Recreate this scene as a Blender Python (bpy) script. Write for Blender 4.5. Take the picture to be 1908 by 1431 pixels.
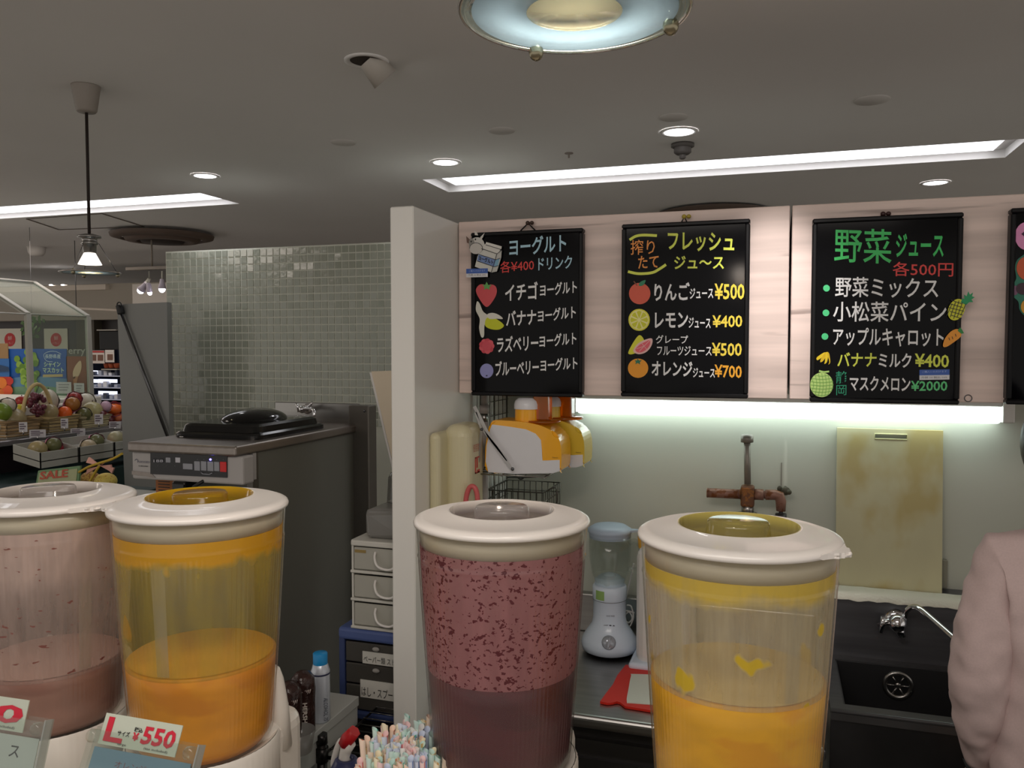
import bpy, bmesh, math, random
from mathutils import Vector, Matrix
random.seed(7)
PI = math.pi
C = bpy.context.scene.collection
SC = bpy.context.scene
for o in list(bpy.data.objects): bpy.data.objects.remove(o)

# ------------------------------------------------------------ camera, world, exposure
CAM_H, F, PITCH, YAW = 1.80, 1528.0, math.radians(2.57), math.radians(17.82)
cam = bpy.data.objects.new('camera', bpy.data.cameras.new('camera'))
C.objects.link(cam); SC.camera = cam
cam.location = (0, 0, CAM_H); cam.rotation_euler = (PI/2-PITCH, 0, YAW)
cam.data.sensor_width = 36; cam.data.lens = 36*F/1908; cam.data.clip_start = 0.02
SC.view_settings.view_transform = 'Standard'; SC.view_settings.look = 'None'
SC.view_settings.gamma = 1; SC.view_settings.use_curve_mapping = False
SC.view_settings.exposure = 0.0
SC.cycles.max_bounces = 10; SC.cycles.transparent_max_bounces = 24; SC.cycles.diffuse_bounces = 4
SC.cycles.glossy_bounces = 4; SC.cycles.caustics_reflective = False; SC.cycles.caustics_refractive = False
W = bpy.data.worlds.new('world'); SC.world = W; W.use_nodes = True
W.node_tree.nodes['Background'].inputs[0].default_value = (1.0, 0.94, 0.87, 1)
W.node_tree.nodes['Background'].inputs[1].default_value = 0.58

def light(name, kind, loc, power, color=(1, 1, 1), size=.1, size_y=None, aim=None, spot=None, blend=.5):
    d = bpy.data.lights.new(name, kind); d.energy = power; d.color = color
    if kind == 'AREA':
        d.size = size
        if size_y: d.shape = 'RECTANGLE'; d.size_y = size_y
    else: d.shadow_soft_size = size
    if kind == 'SPOT': d.spot_size = math.radians(spot or 90); d.spot_blend = blend
    o = bpy.data.objects.new(name, d); C.objects.link(o); o.location = loc
    if aim is not None: o.rotation_euler = (Vector(aim)-Vector(loc)).to_track_quat('-Z', 'Y').to_euler()
    return o
WARM = (1, .86, .74); COOL = (.86, .93, 1.0); GRN = (.86, 1.0, .90)
# added fill lamps without fittings: over the bowls, then the left store
light('front_fill_light', 'AREA', (-.25, .1, 2.57), 19, (1, .92, .86), 1.6, .7, (-.3, .9, 0))
light('aisle_fill_light', 'AREA', (-3.6, 1.6, 2.55), 7, (1, .88, .78), .8, .8, (-3.6, 2.2, 0))
light('far_aisle_fill_light', 'AREA', (-5.2, 4.2, 2.5), 10, (1, .86, .74), 1.5, 1.0, (-5.2, 4.6, 0))
light('gimbal_spot_light', 'SPOT', (.02, 1.66, 2.49), 34, (1, .94, .91), .02, None, (-.015, 2.2, 1.87), 36, 1.0)
light('bowl_spot_light', 'SPOT', (-.15, .62, 2.12), 6.5, WARM, .03, None, (-.3, .9, 1.3), 150, .7)
for x, y, p in ((-.354, 3.1, 8), (-1.372, 3.3, 8), (-2.546, 3.24, 6), (.728, 4.4, 6)):
    light('downlight_lamp', 'SPOT', (x, y, 2.585), p, (.95, .96, 1), .04, None, (x, y, 0), 110, .6)

# ------------------------------------------------------------ pixel helper (a photo pixel on a real plane -> world point)
def ray(px, py):
    u = (px-954)/F; v = -(py-715.5)/F
    f = math.cos(PITCH)+v*math.sin(PITCH); z = -math.sin(PITCH)+v*math.cos(PITCH)
    return Vector((u*math.cos(YAW)-f*math.sin(YAW), u*math.sin(YAW)+f*math.cos(YAW), z))
def at(px, py, X=None, Y=None, Z=None, D=None):
    r = ray(px, py)
    t = X/r.x if X is not None else Y/r.y if Y is not None else (Z-CAM_H)/r.z if Z is not None else D
    return r*t+Vector((0, 0, CAM_H))

# ------------------------------------------------------------ materials
def lin(c):
    return tuple(((v/255)/12.92 if v <= 10 else ((v/255+.055)/1.055)**2.4) for v in c)+(1,)
MATS = {}
def M(name, rgb=(200, 200, 200), rough=.5, metal=0, noise=None, bump=None, emit=None, coat=0, trans=0, spec=.5, alpha=1, two=None):
    """noise=(scale vec, amount): tone variation; bump=(scale vec, strength); two=(rgb, scale, threshold) patches"""
    if name in MATS: return MATS[name]
    m = bpy.data.materials.new(name); m.use_nodes = True; MATS[name] = m
    nt = m.node_tree; N = nt.nodes; L = nt.links; b = N['Principled BSDF']
    b.inputs['Base Color'].default_value = lin(rgb); b.inputs['Roughness'].default_value = rough
    b.inputs['Metallic'].default_value = metal; b.inputs['Coat Weight'].default_value = coat
    b.inputs['Specular IOR Level'].default_value = spec
    b.inputs['Transmission Weight'].default_value = trans; b.inputs['Alpha'].default_value = alpha
    if noise or bump or two: tc = N.new('ShaderNodeTexCoord')
    def tex(scale, detail=3):
        mp = N.new('ShaderNodeMapping'); mp.inputs['Scale'].default_value = scale if isinstance(scale, tuple) else (scale,)*3
        n = N.new('ShaderNodeTexNoise'); n.inputs['Scale'].default_value = 1; n.inputs['Detail'].default_value = detail
        L.new(tc.outputs['Object'], mp.inputs[0]); L.new(mp.outputs[0], n.inputs['Vector']); return n
    col = None
    if noise:
        n = tex(noise[0]); r = N.new('ShaderNodeMapRange'); r.inputs[1].default_value = .3; r.inputs[2].default_value = .7
        r.inputs[3].default_value = 1-noise[1]; r.inputs[4].default_value = 1+noise[1]*.5
        mx = N.new('ShaderNodeVectorMath'); mx.operation = 'SCALE'; mx.inputs[0].default_value = lin(rgb)[:3]
        L.new(n.outputs[0], r.inputs[0]); L.new(r.outputs[0], mx.inputs['Scale']); col = mx.outputs[0]
    if two:
        n = tex(two[1], 4); r = N.new('ShaderNodeMapRange'); r.inputs[1].default_value = two[2]-.04; r.inputs[2].default_value = two[2]+.04
        mx = N.new('ShaderNodeMix'); mx.data_type = 'RGBA'; mx.inputs[6].default_value = lin(rgb); mx.inputs[7].default_value = lin(two[0])
        if col: L.new(col, mx.inputs[6])
        L.new(n.outputs[0], r.inputs[0]); L.new(r.outputs[0], mx.inputs[0]); col = mx.outputs[2]
    if col: L.new(col, b.inputs['Base Color'])
    if bump:
        n = tex(bump[0]); bp = N.new('ShaderNodeBump'); bp.inputs['Strength'].default_value = bump[1]; bp.inputs['Distance'].default_value = .004
        L.new(n.outputs[0], bp.inputs['Height']); L.new(bp.outputs[0], b.inputs['Normal'])
    if emit:
        b.inputs['Emission Color'].default_value = lin(emit[0]) if max(emit[0]) > 1 else tuple(emit[0])+(1,)
        b.inputs['Emission Strength'].default_value = emit[1]
    return m
def thin(name, rgb=(240, 245, 245), clear=.93, rough=.08, haze=0.0, ior=1.45, gl_=.75):
    """thin clear plastic / glass sheet: transparent + fresnel gloss (+ milky haze)"""
    if name in MATS: return MATS[name]
    m = bpy.data.materials.new(name); m.use_nodes = True; MATS[name] = m
    nt = m.node_tree; N = nt.nodes; L = nt.links; N.remove(N['Principled BSDF']); out = N['Material Output']
    tr = N.new('ShaderNodeBsdfTransparent'); tr.inputs[0].default_value = tuple(v*clear for v in lin(rgb)[:3])+(1,)
    gl = N.new('ShaderNodeBsdfGlossy'); gl.inputs['Roughness'].default_value = rough; gl.inputs[0].default_value = (1, 1, 1, 1)
    df = N.new('ShaderNodeBsdfDiffuse'); df.inputs[0].default_value = lin(rgb)
    tl = N.new('ShaderNodeBsdfTranslucent'); tl.inputs[0].default_value = lin(rgb)
    mx0 = N.new('ShaderNodeMixShader'); mx0.inputs[0].default_value = .4; L.new(df.outputs[0], mx0.inputs[1]); L.new(tl.outputs[0], mx0.inputs[2])
    mx1 = N.new('ShaderNodeMixShader'); mx1.inputs[0].default_value = haze; L.new(tr.outputs[0], mx1.inputs[1]); L.new(mx0.outputs[0], mx1.inputs[2])
    lw = N.new('ShaderNodeLayerWeight'); pw = N.new('ShaderNodeMath'); pw.operation = 'POWER'; pw.inputs[1].default_value = 4.5
    fr = N.new('ShaderNodeMapRange'); fr.inputs[3].default_value = .035; fr.inputs[4].default_value = gl_
    L.new(lw.outputs['Facing'], pw.inputs[0]); L.new(pw.outputs[0], fr.inputs[0])
    mx2 = N.new('ShaderNodeMixShader'); L.new(fr.outputs[0], mx2.inputs[0]); L.new(mx1.outputs[0], mx2.inputs[1]); L.new(gl.outputs[0], mx2.inputs[2])
    L.new(mx2.outputs[0], out.inputs[0]); return m
def film(name, rgb, lo, hi, scale, zbands, spots=None, patch=None):
    """smear of juice drying on the bowl: opacity from noise, height bands zbands=[(z, extra opacity)...], dark pulp spots, dense patches"""
    m = bpy.data.materials.new(name); m.use_nodes = True
    nt = m.node_tree; N = nt.nodes; L = nt.links; N.remove(N['Principled BSDF']); out = N['Material Output']
    tc = N.new('ShaderNodeTexCoord')
    def tex(s, d=3, rou=.5):
        mp = N.new('ShaderNodeMapping'); mp.inputs['Scale'].default_value = s
        n = N.new('ShaderNodeTexNoise'); n.inputs['Scale'].default_value = 1; n.inputs['Detail'].default_value = d; n.inputs['Roughness'].default_value = rou
        L.new(tc.outputs['Object'], mp.inputs[0]); L.new(mp.outputs[0], n.inputs['Vector']); return n.outputs[0]
    def rng(src, a, b_, c, d):
        r = N.new('ShaderNodeMapRange'); r.inputs[1].default_value = a; r.inputs[2].default_value = b_; r.inputs[3].default_value = c; r.inputs[4].default_value = d
        L.new(src, r.inputs[0]); return r.outputs[0]
    def mth(op, a, b_):
        k = N.new('ShaderNodeMath'); k.operation = op
        for i, q in enumerate((a, b_)):
            if isinstance(q, (int, float)): k.inputs[i].default_value = q
            else: L.new(q, k.inputs[i])
        return k.outputs[0]
    op = rng(tex(scale), .35, .65, lo, hi)
    sep = N.new('ShaderNodeSeparateXYZ'); L.new(tc.outputs['Object'], sep.inputs[0])
    zz = mth('ADD', sep.outputs[2], mth('MULTIPLY', tex((28, 28, 28)), .03))
    z = rng(zz, .360, .660, 0, 1)
    cr = N.new('ShaderNodeValToRGB'); L.new(z, cr.inputs[0]); el = cr.color_ramp.elements
    while len(el) < len(zbands): el.new(.5)
    for e, (p, v) in zip(el, sorted(zbands)): e.position = max(0, min(1, p/.30)); e.color = (v, v, v, 1)
    op = mth('ADD', op, cr.outputs[0])
    color = N.new('ShaderNodeMix'); color.data_type = 'RGBA'; color.inputs[6].default_value = lin(rgb)
    if spots:
        s = mth('GREATER_THAN', mth('ADD', tex(spots[1], 2, .6), mth('MULTIPLY', tex((16, 16, 16), 2), .30)), spots[2])
        color.inputs[7].default_value = lin(spots[0]); L.new(s, color.inputs[0]); op = mth('ADD', op, s)
    elif patch:
        s = rng(tex(patch[1], 2, .4), patch[2], patch[2]+.03, 0, 1)
        sc_ = mth('MAXIMUM', s, mth('MULTIPLY', cr.outputs[0], 1.4)) if patch[3] else s
        color.inputs[7].default_value = lin(patch[0]); L.new(sc_, color.inputs[0]); op = mth('ADD', op, mth('MULTIPLY', s, .6))
    else: color.inputs[0].default_value = 0
    op = mth('MINIMUM', op, 1.0)
    df = N.new('ShaderNodeBsdfDiffuse'); tl = N.new('ShaderNodeBsdfTranslucent'); L.new(color.outputs[2], df.inputs[0]); L.new(color.outputs[2], tl.inputs[0])
    mx0 = N.new('ShaderNodeMixShader'); mx0.inputs[0].default_value = .35; L.new(df.outputs[0], mx0.inputs[1]); L.new(tl.outputs[0], mx0.inputs[2])
    tr = N.new('ShaderNodeBsdfTransparent'); mx = N.new('ShaderNodeMixShader')
    L.new(op, mx.inputs[0]); L.new(tr.outputs[0], mx.inputs[1]); L.new(mx0.outputs[0], mx.inputs[2]); L.new(mx.outputs[0], out.inputs[0])
    return m
def tinted(rgb, rough=.6, **k): return M('paint_%d_%d_%d_%d' % (*rgb, int(rough*10)), rgb, rough, **k)

# ------------------------------------------------------------ mesh helpers (everything is drawn in world metres)
def B(): return bmesh.new()
def box(bm, c, s, bev=0, seg=2, mi=0, rot=None):
    r = bmesh.ops.create_cube(bm, size=1); vs = r['verts']
    for v in vs: v.co = Vector((v.co.x*s[0], v.co.y*s[1], v.co.z*s[2]))
    fs = set(f for v in vs for f in v.link_faces)
    if bev:
        es = list({e for f in fs for e in f.edges})
        q = bmesh.ops.bevel(bm, geom=es, offset=bev, segments=seg, profile=.5, affect='EDGES')
        fs = set(q['faces']) | {f for f in fs if f.is_valid}; vs = list({v for f in fs for v in f.verts})
    if rot is not None: bmesh.ops.transform(bm, matrix=rot, verts=vs)
    for v in vs: v.co += Vector(c)
    for f in fs: f.material_index = mi
    return vs
def bx(bm, a, b, bev=0, seg=2, mi=0):
    a = Vector(a); b = Vector(b); return box(bm, (a+b)/2, [abs(q) for q in (b-a)], bev, seg, mi)
def frame_of(d):
    d = Vector(d).normalized(); up = Vector((0, 0, 1)) if abs(d.z) < .95 else Vector((1, 0, 0))
    x = d.cross(up).normalized(); return x, x.cross(d).normalized()
def tube(bm, pts, r, seg=8, cap=True, mi=0, closed=False):
    pts = [Vector(p) for p in pts]; n = len(pts); rings = []
    rr = r if isinstance(r, (list, tuple)) else [r]*n
    px = None
    for i, p in enumerate(pts):
        if closed: d = pts[(i+1) % n]-pts[i-1]
        else: d = (pts[min(i+1, n-1)]-pts[max(i-1, 0)])
        if px is None: x, y = frame_of(d)
        else:
            dn = d.normalized(); x = (px-dn*px.dot(dn)).normalized(); y = x.cross(dn)
        px = x
        rings.append([bm.verts.new(p+(x*math.cos(a)+y*math.sin(a))*rr[i]) for a in (2*PI*k/seg for k in range(seg))])
    m = n if closed else n-1
    for i in range(m):
        A, Bq = rings[i], rings[(i+1) % n]
        for k in range(seg):
            f = bm.faces.new((A[k], A[(k+1) % seg], Bq[(k+1) % seg], Bq[k])); f.material_index = mi; f.smooth = True
    if cap and not closed:
        for R in (rings[0], rings[-1]):
            f = bm.faces.new(R); f.material_index = mi
def cyl(bm, a, b, r, r2=None, seg=20, mi=0): tube(bm, [a, b], [r, r if r2 is None else r2], seg, True, mi)
def lathe(bm, c, prof, seg=48, rip=None, mi=0, closed=False, M4=None, sx=1, sy=1):
    """prof = [(r, z)...]; rip(angle, z) -> radius factor"""
    c = Vector(c); rings = []
    for r, z in prof:
        if r < 1e-6:
            p = Vector((0, 0, z)); rings.append([bm.verts.new(c+(M4 @ p if M4 else p))]); continue
        R = []
        for k in range(seg):
            a = 2*PI*k/seg; q = r*(rip(a, z) if rip else 1)
            p = Vector((q*math.cos(a)*sx, q*math.sin(a)*sy, z)); R.append(bm.verts.new(c+(M4 @ p if M4 else p)))
        rings.append(R)
    n = len(rings)
    for i in range(n if closed else n-1):
        A, D = rings[i], rings[(i+1) % n]
        for k in range(seg):
            k2 = (k+1) % seg
            if len(A) == 1 and len(D) == 1: break
            if len(A) == 1: f = bm.faces.new((A[0], D[k2], D[k]))
            elif len(D) == 1: f = bm.faces.new((A[k], A[k2], D[0]))
            else: f = bm.faces.new((A[k], A[k2], D[k2], D[k]))
            f.material_index = mi; f.smooth = True
def ball(bm, c, r, s=(1, 1, 1), seg=16, mi=0, rot=None):
    q = bmesh.ops.create_uvsphere(bm, u_segments=seg, v_segments=max(6, seg*2//3), radius=r)
    for v in q['verts']:
        p = Vector((v.co.x*s[0], v.co.y*s[1], v.co.z*s[2])); v.co = (rot @ p if rot else p)+Vector(c)
    for f in {f for v in q['verts'] for f in v.link_faces}: f.smooth = True; f.material_index = mi
    return q['verts']
def poly(bm, pts, ext, mi=0):
    """extrude polygon pts (3D list) along vector ext"""
    vs = [bm.verts.new(Vector(p)) for p in pts]; ws = [bm.verts.new(Vector(p)+Vector(ext)) for p in pts]
    n = len(pts); fs = [bm.faces.new(vs), bm.faces.new(ws[::-1])]
    for i in range(n): fs.append(bm.faces.new((vs[i], ws[i], ws[(i+1) % n], vs[(i+1) % n])))
    for f in fs: f.material_index = mi
def loop_smooth(pts, k=5):
    n = len(pts); out = []
    for i in range(n):
        p0, p1, p2, p3 = pts[i-1], pts[i], pts[(i+1) % n], pts[(i+2) % n]
        for j in range(k):
            t = j/k
            out.append(tuple(.5*((2*b)+(-a+c)*t+(2*a-5*b+4*c-d)*t*t+(-a+3*b-3*c+d)*t**3) for a, b, c, d in zip(p0, p1, p2, p3)))
    return out
def path_smooth(pts, k=5):
    q = [pts[0]]+list(pts)+[pts[-1]]; out = []
    for i in range(1, len(q)-2):
        for j in range(k):
            t = j/k; out.append(tuple(.5*((2*b)+(-a+c)*t+(2*a-5*b+4*c-d)*t*t+(-a+3*b-3*c+d)*t**3) for a, b, c, d in zip(q[i-1], q[i], q[i+1], q[i+2])))
    out.append(tuple(pts[-1])); return out

WL = {}
def put(o, label=None, cat=None, group=None, kind=None):
    if label: o['label'] = label
    if cat: o['category'] = cat
    if group: o['group'] = group
    if kind: o['kind'] = kind
    return o
def obj(name, bm, mat, parent=None, label=None, cat=None, group=None, kind=None, smooth=False, loc=None):
    bmesh.ops.recalc_face_normals(bm, faces=bm.faces)
    if parent is not None: org = WL[parent.name]
    elif loc is not None: org = Vector(loc)
    else:
        xs = [v.co for v in bm.verts]
        org = Vector(((min(v.x for v in xs)+max(v.x for v in xs))/2, (min(v.y for v in xs)+max(v.y for v in xs))/2, min(v.z for v in xs)))
    bmesh.ops.translate(bm, verts=bm.verts, vec=-org)
    if smooth:
        for f in bm.faces: f.smooth = True
    me = bpy.data.meshes.new(name); bm.to_mesh(me); bm.free()
    for m in (mat if isinstance(mat, (list, tuple)) else [mat]): me.materials.append(m)
    o = bpy.data.objects.new(name, me); C.objects.link(o)
    if parent is not None: o.parent = parent
    else: o.location = org
    WL[o.name] = org.copy()
    return put(o, label, cat, group, kind)
def thing(name, loc, label, cat, group=None):
    o = bpy.data.objects.new(name, None); C.objects.link(o); o.location = loc; o.empty_display_size = .02
    WL[o.name] = Vector(loc); return put(o, label, cat, group)
def children(o): return [c for c in bpy.data.objects if c.parent == o]
def dup(root, loc, rotz=0, label=None):
    r = root.copy(); C.objects.link(r); r.location = loc; r.rotation_euler = (0, 0, rotz); WL[r.name] = Vector(loc)
    if label: r['label'] = label
    for ch in children(root):
        c = ch.copy(); C.objects.link(c); c.parent = r
        for g in children(ch):
            d = g.copy(); C.objects.link(d); d.parent = c
    return r
def struct(name, bm, mat, parent=None): return obj(name, bm, mat, parent, kind=None if parent else 'structure')

# ------------------------------------------------------------ lettering
def glyphs(s, weight=.0, res=2):
    c = bpy.data.curves.new('lettering', 'FONT'); c.body = s; c.resolution_u = res; c.offset = weight
    o = bpy.data.objects.new('lettering', c); C.objects.link(o)
    dg = bpy.context.evaluated_depsgraph_get(); dg.update()
    me = bpy.data.meshes.new_from_object(o.evaluated_get(dg)); bpy.data.objects.remove(o)
    bm = B(); bm.from_mesh(me); bpy.data.meshes.remove(me)
    bmesh.ops.remove_doubles(bm, verts=bm.verts, dist=1e-5)
    xs = [v.co.x for v in bm.verts]; ys = [v.co.y for v in bm.verts]
    x0, x1, y0, y1 = min(xs), max(xs), min(ys), max(ys)
    for v in bm.verts: v.co = Vector(((v.co.x-x0)/(x1-x0), (v.co.y-y0)/max(1e-4, y1-y0), 0))
    return bm
def write(s, P0, P1, up, mat, parent, weight=.012, thick=.0006, out=(0, -1, 0), slant=0, name='lettering', res=2):
    """text s from baseline point P0 to P1, height vector up"""
    bm = glyphs(s, weight, res); P0 = Vector(P0); P1 = Vector(P1); up = Vector(up); out = Vector(out)
    for v in bm.verts:
        u, w = v.co.x, v.co.y; v.co = P0+(P1-P0)*(u+slant*w)+up*w+out*thick
    for f in bm.faces: f.smooth = False
    return obj(name, bm, mat, parent)
def wpx(s, xl, xr, ycl, ycr, h, mat, parent, Y, weight=.012, slant=0, res=2):
    a = at(xl, ycl+h/2, Y=Y); b = at(xr, ycr+h/2, Y=Y); t = at((xl+xr)/2, (ycl+ycr)/2-h/2, Y=Y); bb = at((xl+xr)/2, (ycl+ycr)/2+h/2, Y=Y)
    return write(s, a, b, (0, 0, t.z-bb.z), mat, parent, weight, 0, slant=slant, res=res)
def shape(pts, Y, mat, parent, name, smooth=True, th=.0015, closed_k=5, label=None):
    pts = loop_smooth(pts, closed_k) if smooth else pts
    bm = B(); poly(bm, [at(x, y, Y=Y) for x, y in pts], (0, -th, 0)); return obj(name, bm, mat, parent, label)
def ell(cx, cy, rx, ry, n=24, rot=0):
    return [(cx+rx*math.cos(2*PI*i/n)*math.cos(rot)-ry*math.sin(2*PI*i/n)*math.sin(rot), cy+rx*math.cos(2*PI*i/n)*math.sin(rot)+ry*math.sin(2*PI*i/n)*math.cos(rot)) for i in range(n)]
def stroke(pts, w, Y, mat, parent, name='stroke', k=5):
    """drawn marker line of pixel width w on plane Y"""
    P = [at(x, y, Y=Y) for x, y in path_smooth(pts, k)]; bm = B(); wd = w*at(954, 500, Y=Y).y/F/2
    prev = None
    for i, p in enumerate(P):
        d = (P[min(i+1, len(P)-1)]-P[max(i-1, 0)]); n = Vector((-d.z, 0, d.x)).normalized()*wd
        cur = (bm.verts.new(p+n), bm.verts.new(p-n))
        if prev: bm.faces.new((prev[0], prev[1], cur[1], cur[0]))
        prev = cur
    return obj(name, bm, mat, parent)

# ============================================================ THE SETTING
ceil_m = M('ceiling_paint', (232, 230, 228), .9, noise=((.7, .7, .7), .06))
wall_m = M('wall_paint', (196, 198, 186), .7)
part_m = M('partition_laminate', (240, 238, 232), .45)
steel = M('brushed_steel', (168, 166, 163), .32, 1, noise=((3, 60, 60), .12))
dsteel = M('dark_steel', (110, 110, 112), .35, 1)
chrome = M('chrome', (225, 225, 228), .1, 1)
white_pl = M('white_plastic', (232, 228, 224), .3, coat=.2)
black_gl = M('black_gloss', (8, 8, 9), .12)
black_mt = M('black_matt', (14, 14, 15), .5)
CZ = 2.60
# ceiling with the two light slots cut out
slots = [(-1.62, .91, 3.64, 3.97), (-5.6, -2.86, 3.60, 3.93)]
bm = B()
xs = sorted({-10, 5, *[q for s in slots for q in s[:2]]}); ys = sorted({-3, 9.2, *[q for s in slots for q in s[2:]]})
for i in range(len(xs)-1):
    for j in range(len(ys)-1):
        mx_, my_ = (xs[i]+xs[i+1])/2, (ys[j]+ys[j+1])/2
        if any(s[0] < mx_ < s[1] and s[2] < my_ < s[3] for s in slots): continue
        f = bm.faces.new([bm.verts.new((x, y, CZ)) for x, y in ((xs[i], ys[j]), (xs[i+1], ys[j]), (xs[i+1], ys[j+1]), (xs[i], ys[j+1]))])
for s in slots:      # the slot sides
    h = .036; x0, x1, y0, y1 = s
    for a, b in (((x0, y0), (x1, y0)), ((x1, y0), (x1, y1)), ((x1, y1), (x0, y1)), ((x0, y1), (x0, y0))):
        bm.faces.new([bm.verts.new(p) for p in ((*a, CZ), (*b, CZ), (*b, CZ+h), (*a, CZ+h))])
    bm.faces.new([bm.verts.new(p) for p in ((x0, y0, CZ+h), (x1, y0, CZ+h), (x1, y1, CZ+h), (x0, y1, CZ+h))])
bmesh.ops.remove_doubles(bm, verts=bm.verts, dist=1e-4)
struct('ceiling', bm, ceil_m)
bm = B(); bx(bm, (-10, -3, -.05), (5, 9.2, 0)); struct('floor', bm, M('floor_tile', (176, 168, 158), .35, noise=((2, 2, 2), .08)))
for s, nm in zip(slots, ('long ceiling light slot above the menu boards', 'ceiling light slot behind the small hanging lamp')):
    t = thing('strip_light', ((s[0]+s[1])/2, (s[2]+s[3])/2, CZ+.03), nm, 'light')
    bm = B(); bx(bm, (s[0]+.05, s[2]+.006, CZ+.026), (s[1]-.05, s[3]-.03, CZ+.033), .002, 1); obj('diffuser', bm, M('strip_glow', (255, 255, 255), .5, emit=((.95, .95, 1.0), 3.0)), t)
    bm = B(); bx(bm, (s[0]+.02, s[2]+.003, CZ+.0332), (s[1]-.02, s[3]-.01, CZ+.0355)); obj('backing', bm, white_pl, t)

WY = 2.65
bm = B(); bx(bm, (-.871, WY, 0), (2.6, WY+.08, 2.15)); struct('wall_back', bm, wall_m)
bm = B(); bx(bm, (-.936, 1.9, 0), (-.871, WY+.08, 2.155), .003, 1); struct('wall_partition', bm, part_m)
bm = B(); bx(bm, (-10, 8.6, 0), (5, 8.7, 2.6)); struct('wall_far', bm, M('far_wall', (176, 166, 156), .8))
# tiled wall
TX0, TX1, TY, TZ1, TP = -2.872, -1.37, 3.35, 2.266, .0361
bm = B(); bx(bm, (TX0, TY+.0018, 0), (-.94, TY+.12, TZ1+.004)); tw = struct('wall_tiled', bm, M('grout', (214, 216, 204), .8))
tile_mats = [M('glass_tile_%d' % i, c, .09, bump=((60, 60, 60), .25), coat=.5) for i, c in enumerate(((158, 162, 148), (162, 166, 153), (154, 159, 145)))]
def tile_bm(x, z, bm=None):
    bm = bm or B(); g = .0020; r = .0012; jx, jz = random.uniform(-.0005, .0005), random.uniform(-.0005, .0005)
    x0, x1, z0, z1 = x+g, x+TP-g, z+g, z+TP-g
    f = [bm.verts.new((a, TY-.0006+(jx if a < x+TP/2 else -jx)+(jz if b < z+TP/2 else -jz), b)) for a, b in ((x0+r, z0+r), (x1-r, z0+r), (x1-r, z1-r), (x0+r, z1-r))]
    k = [bm.verts.new((a, TY+.006, b)) for a, b in ((x0, z0), (x1, z0), (x1, z1), (x0, z1))]
    bm.faces.new(f)
    for i in range(4): bm.faces.new((k[i], k[(i+1) % 4], f[(i+1) % 4], f[i]))
    return bm
cells = []
ncol = int((TX1-TX0)/TP); nrow = 37
for i in range(ncol):
    for j in range(nrow):
        x = TX0+.002+i*TP; z = TZ1-(j+1)*TP
        if x < -1.9 and z < 1.36: continue
        if -1.86 < x < -1.5 and z < 1.42: continue
        cells.append((x, z))
cells.sort(key=lambda c: -c[0]+ (.0 if c[1] > 1.2 else 3))
protos = []
for n, (x, z) in enumerate(cells[:300]):
    if n < 15: o = obj('tile', tile_bm(x, z), tile_mats[n % 3], tw); protos.append((o, x, z))
    else:
        p, px_, pz_ = protos[random.randrange(15)]
        o = p.copy(); C.objects.link(o); o.location = p.location+Vector((x-px_, 0, z-pz_))
for q in range(1):
    bm = B()
    for (x, z) in cells[300:]: tile_bm(x, z, bm)
    for f in bm.faces: f.material_index = int(f.calc_center_median().x*7919+f.calc_center_median().z*101) % 3
    bmesh.ops.recalc_face_normals(bm, faces=bm.faces)
    obj('tile_field', bm, tile_mats, tw, kind='stuff')
# grey leaning panel with a stay rod
t = thing('screen_panel', (-2.76, 3.06, 0), 'tall grey screen panel beside the tiled wall, with a slanting stay rod', 'panel')
GY = 3.05; q1, q2, q3 = at(218, 567, Y=GY), at(311, 563, Y=GY), at(232, 900, Y=GY); e_ = q3.x+(q3.x-q1.x)*(q3.z)/(q1.z-q3.z)
bm = B(); poly(bm, [q1, q2, (q2.x, GY, 0), (e_, GY, 0)], (0, .03, 0)); obj('panel_sheet', bm, M('screen_grey', (138, 140, 138), .55), t)
bm = B(); a = at(222, 575, Y=GY-.018); b = at(313, 815, Y=GY-.018); tube(bm, [a, b], .007, 8); obj('stay_rod', bm, dsteel, t)
bm = B(); box(bm, at(224, 577, Y=GY-.018), (.022, .03, .045), .006, rot=Matrix.Rotation(-.25, 3, 'Y')); tube(bm, [at(222, 568, Y=GY-.025)+Vector((.012*math.cos(k), 0, .012*math.sin(k))) for k in (2*PI*i/12 for i in range(12))], .0028, 6, closed=True); obj('hinge', bm, black_mt, t)

# ceiling fittings
def ring(bm, c, r0, r1, z0=-.004, seg=32): lathe(bm, c, [(r0, 0), (r0, z0), (r1, z0), (r1, 0)], seg)
glow = M('downlight_glow', (255, 255, 255), .5, emit=((1, .98, 1.0), 12))
for (px, py, r, lb) in ((1265, 245, .058, 'round ceiling downlight just above the smoke detector'), (830, 302, .055, 'round lit ceiling downlight above the partition end, left of the strip light'),
                        (382, 327, .052, 'round lit ceiling downlight on the left above the end of the left strip'), (1743, 340, .055, 'small lit downlight behind the right end of the long strip light')):
    c = at(px, py, Z=CZ-.001); t = thing('downlight', c, lb, 'light')
    bm = B(); ring(bm, c, r+.012, r-.003, -.004); obj('trim_ring', bm, ceil_m, t)
    bm = B(); lathe(bm, c, [(0, -.002), (r, -.002)], 32); obj('lamp_face', bm, glow, t)
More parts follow.
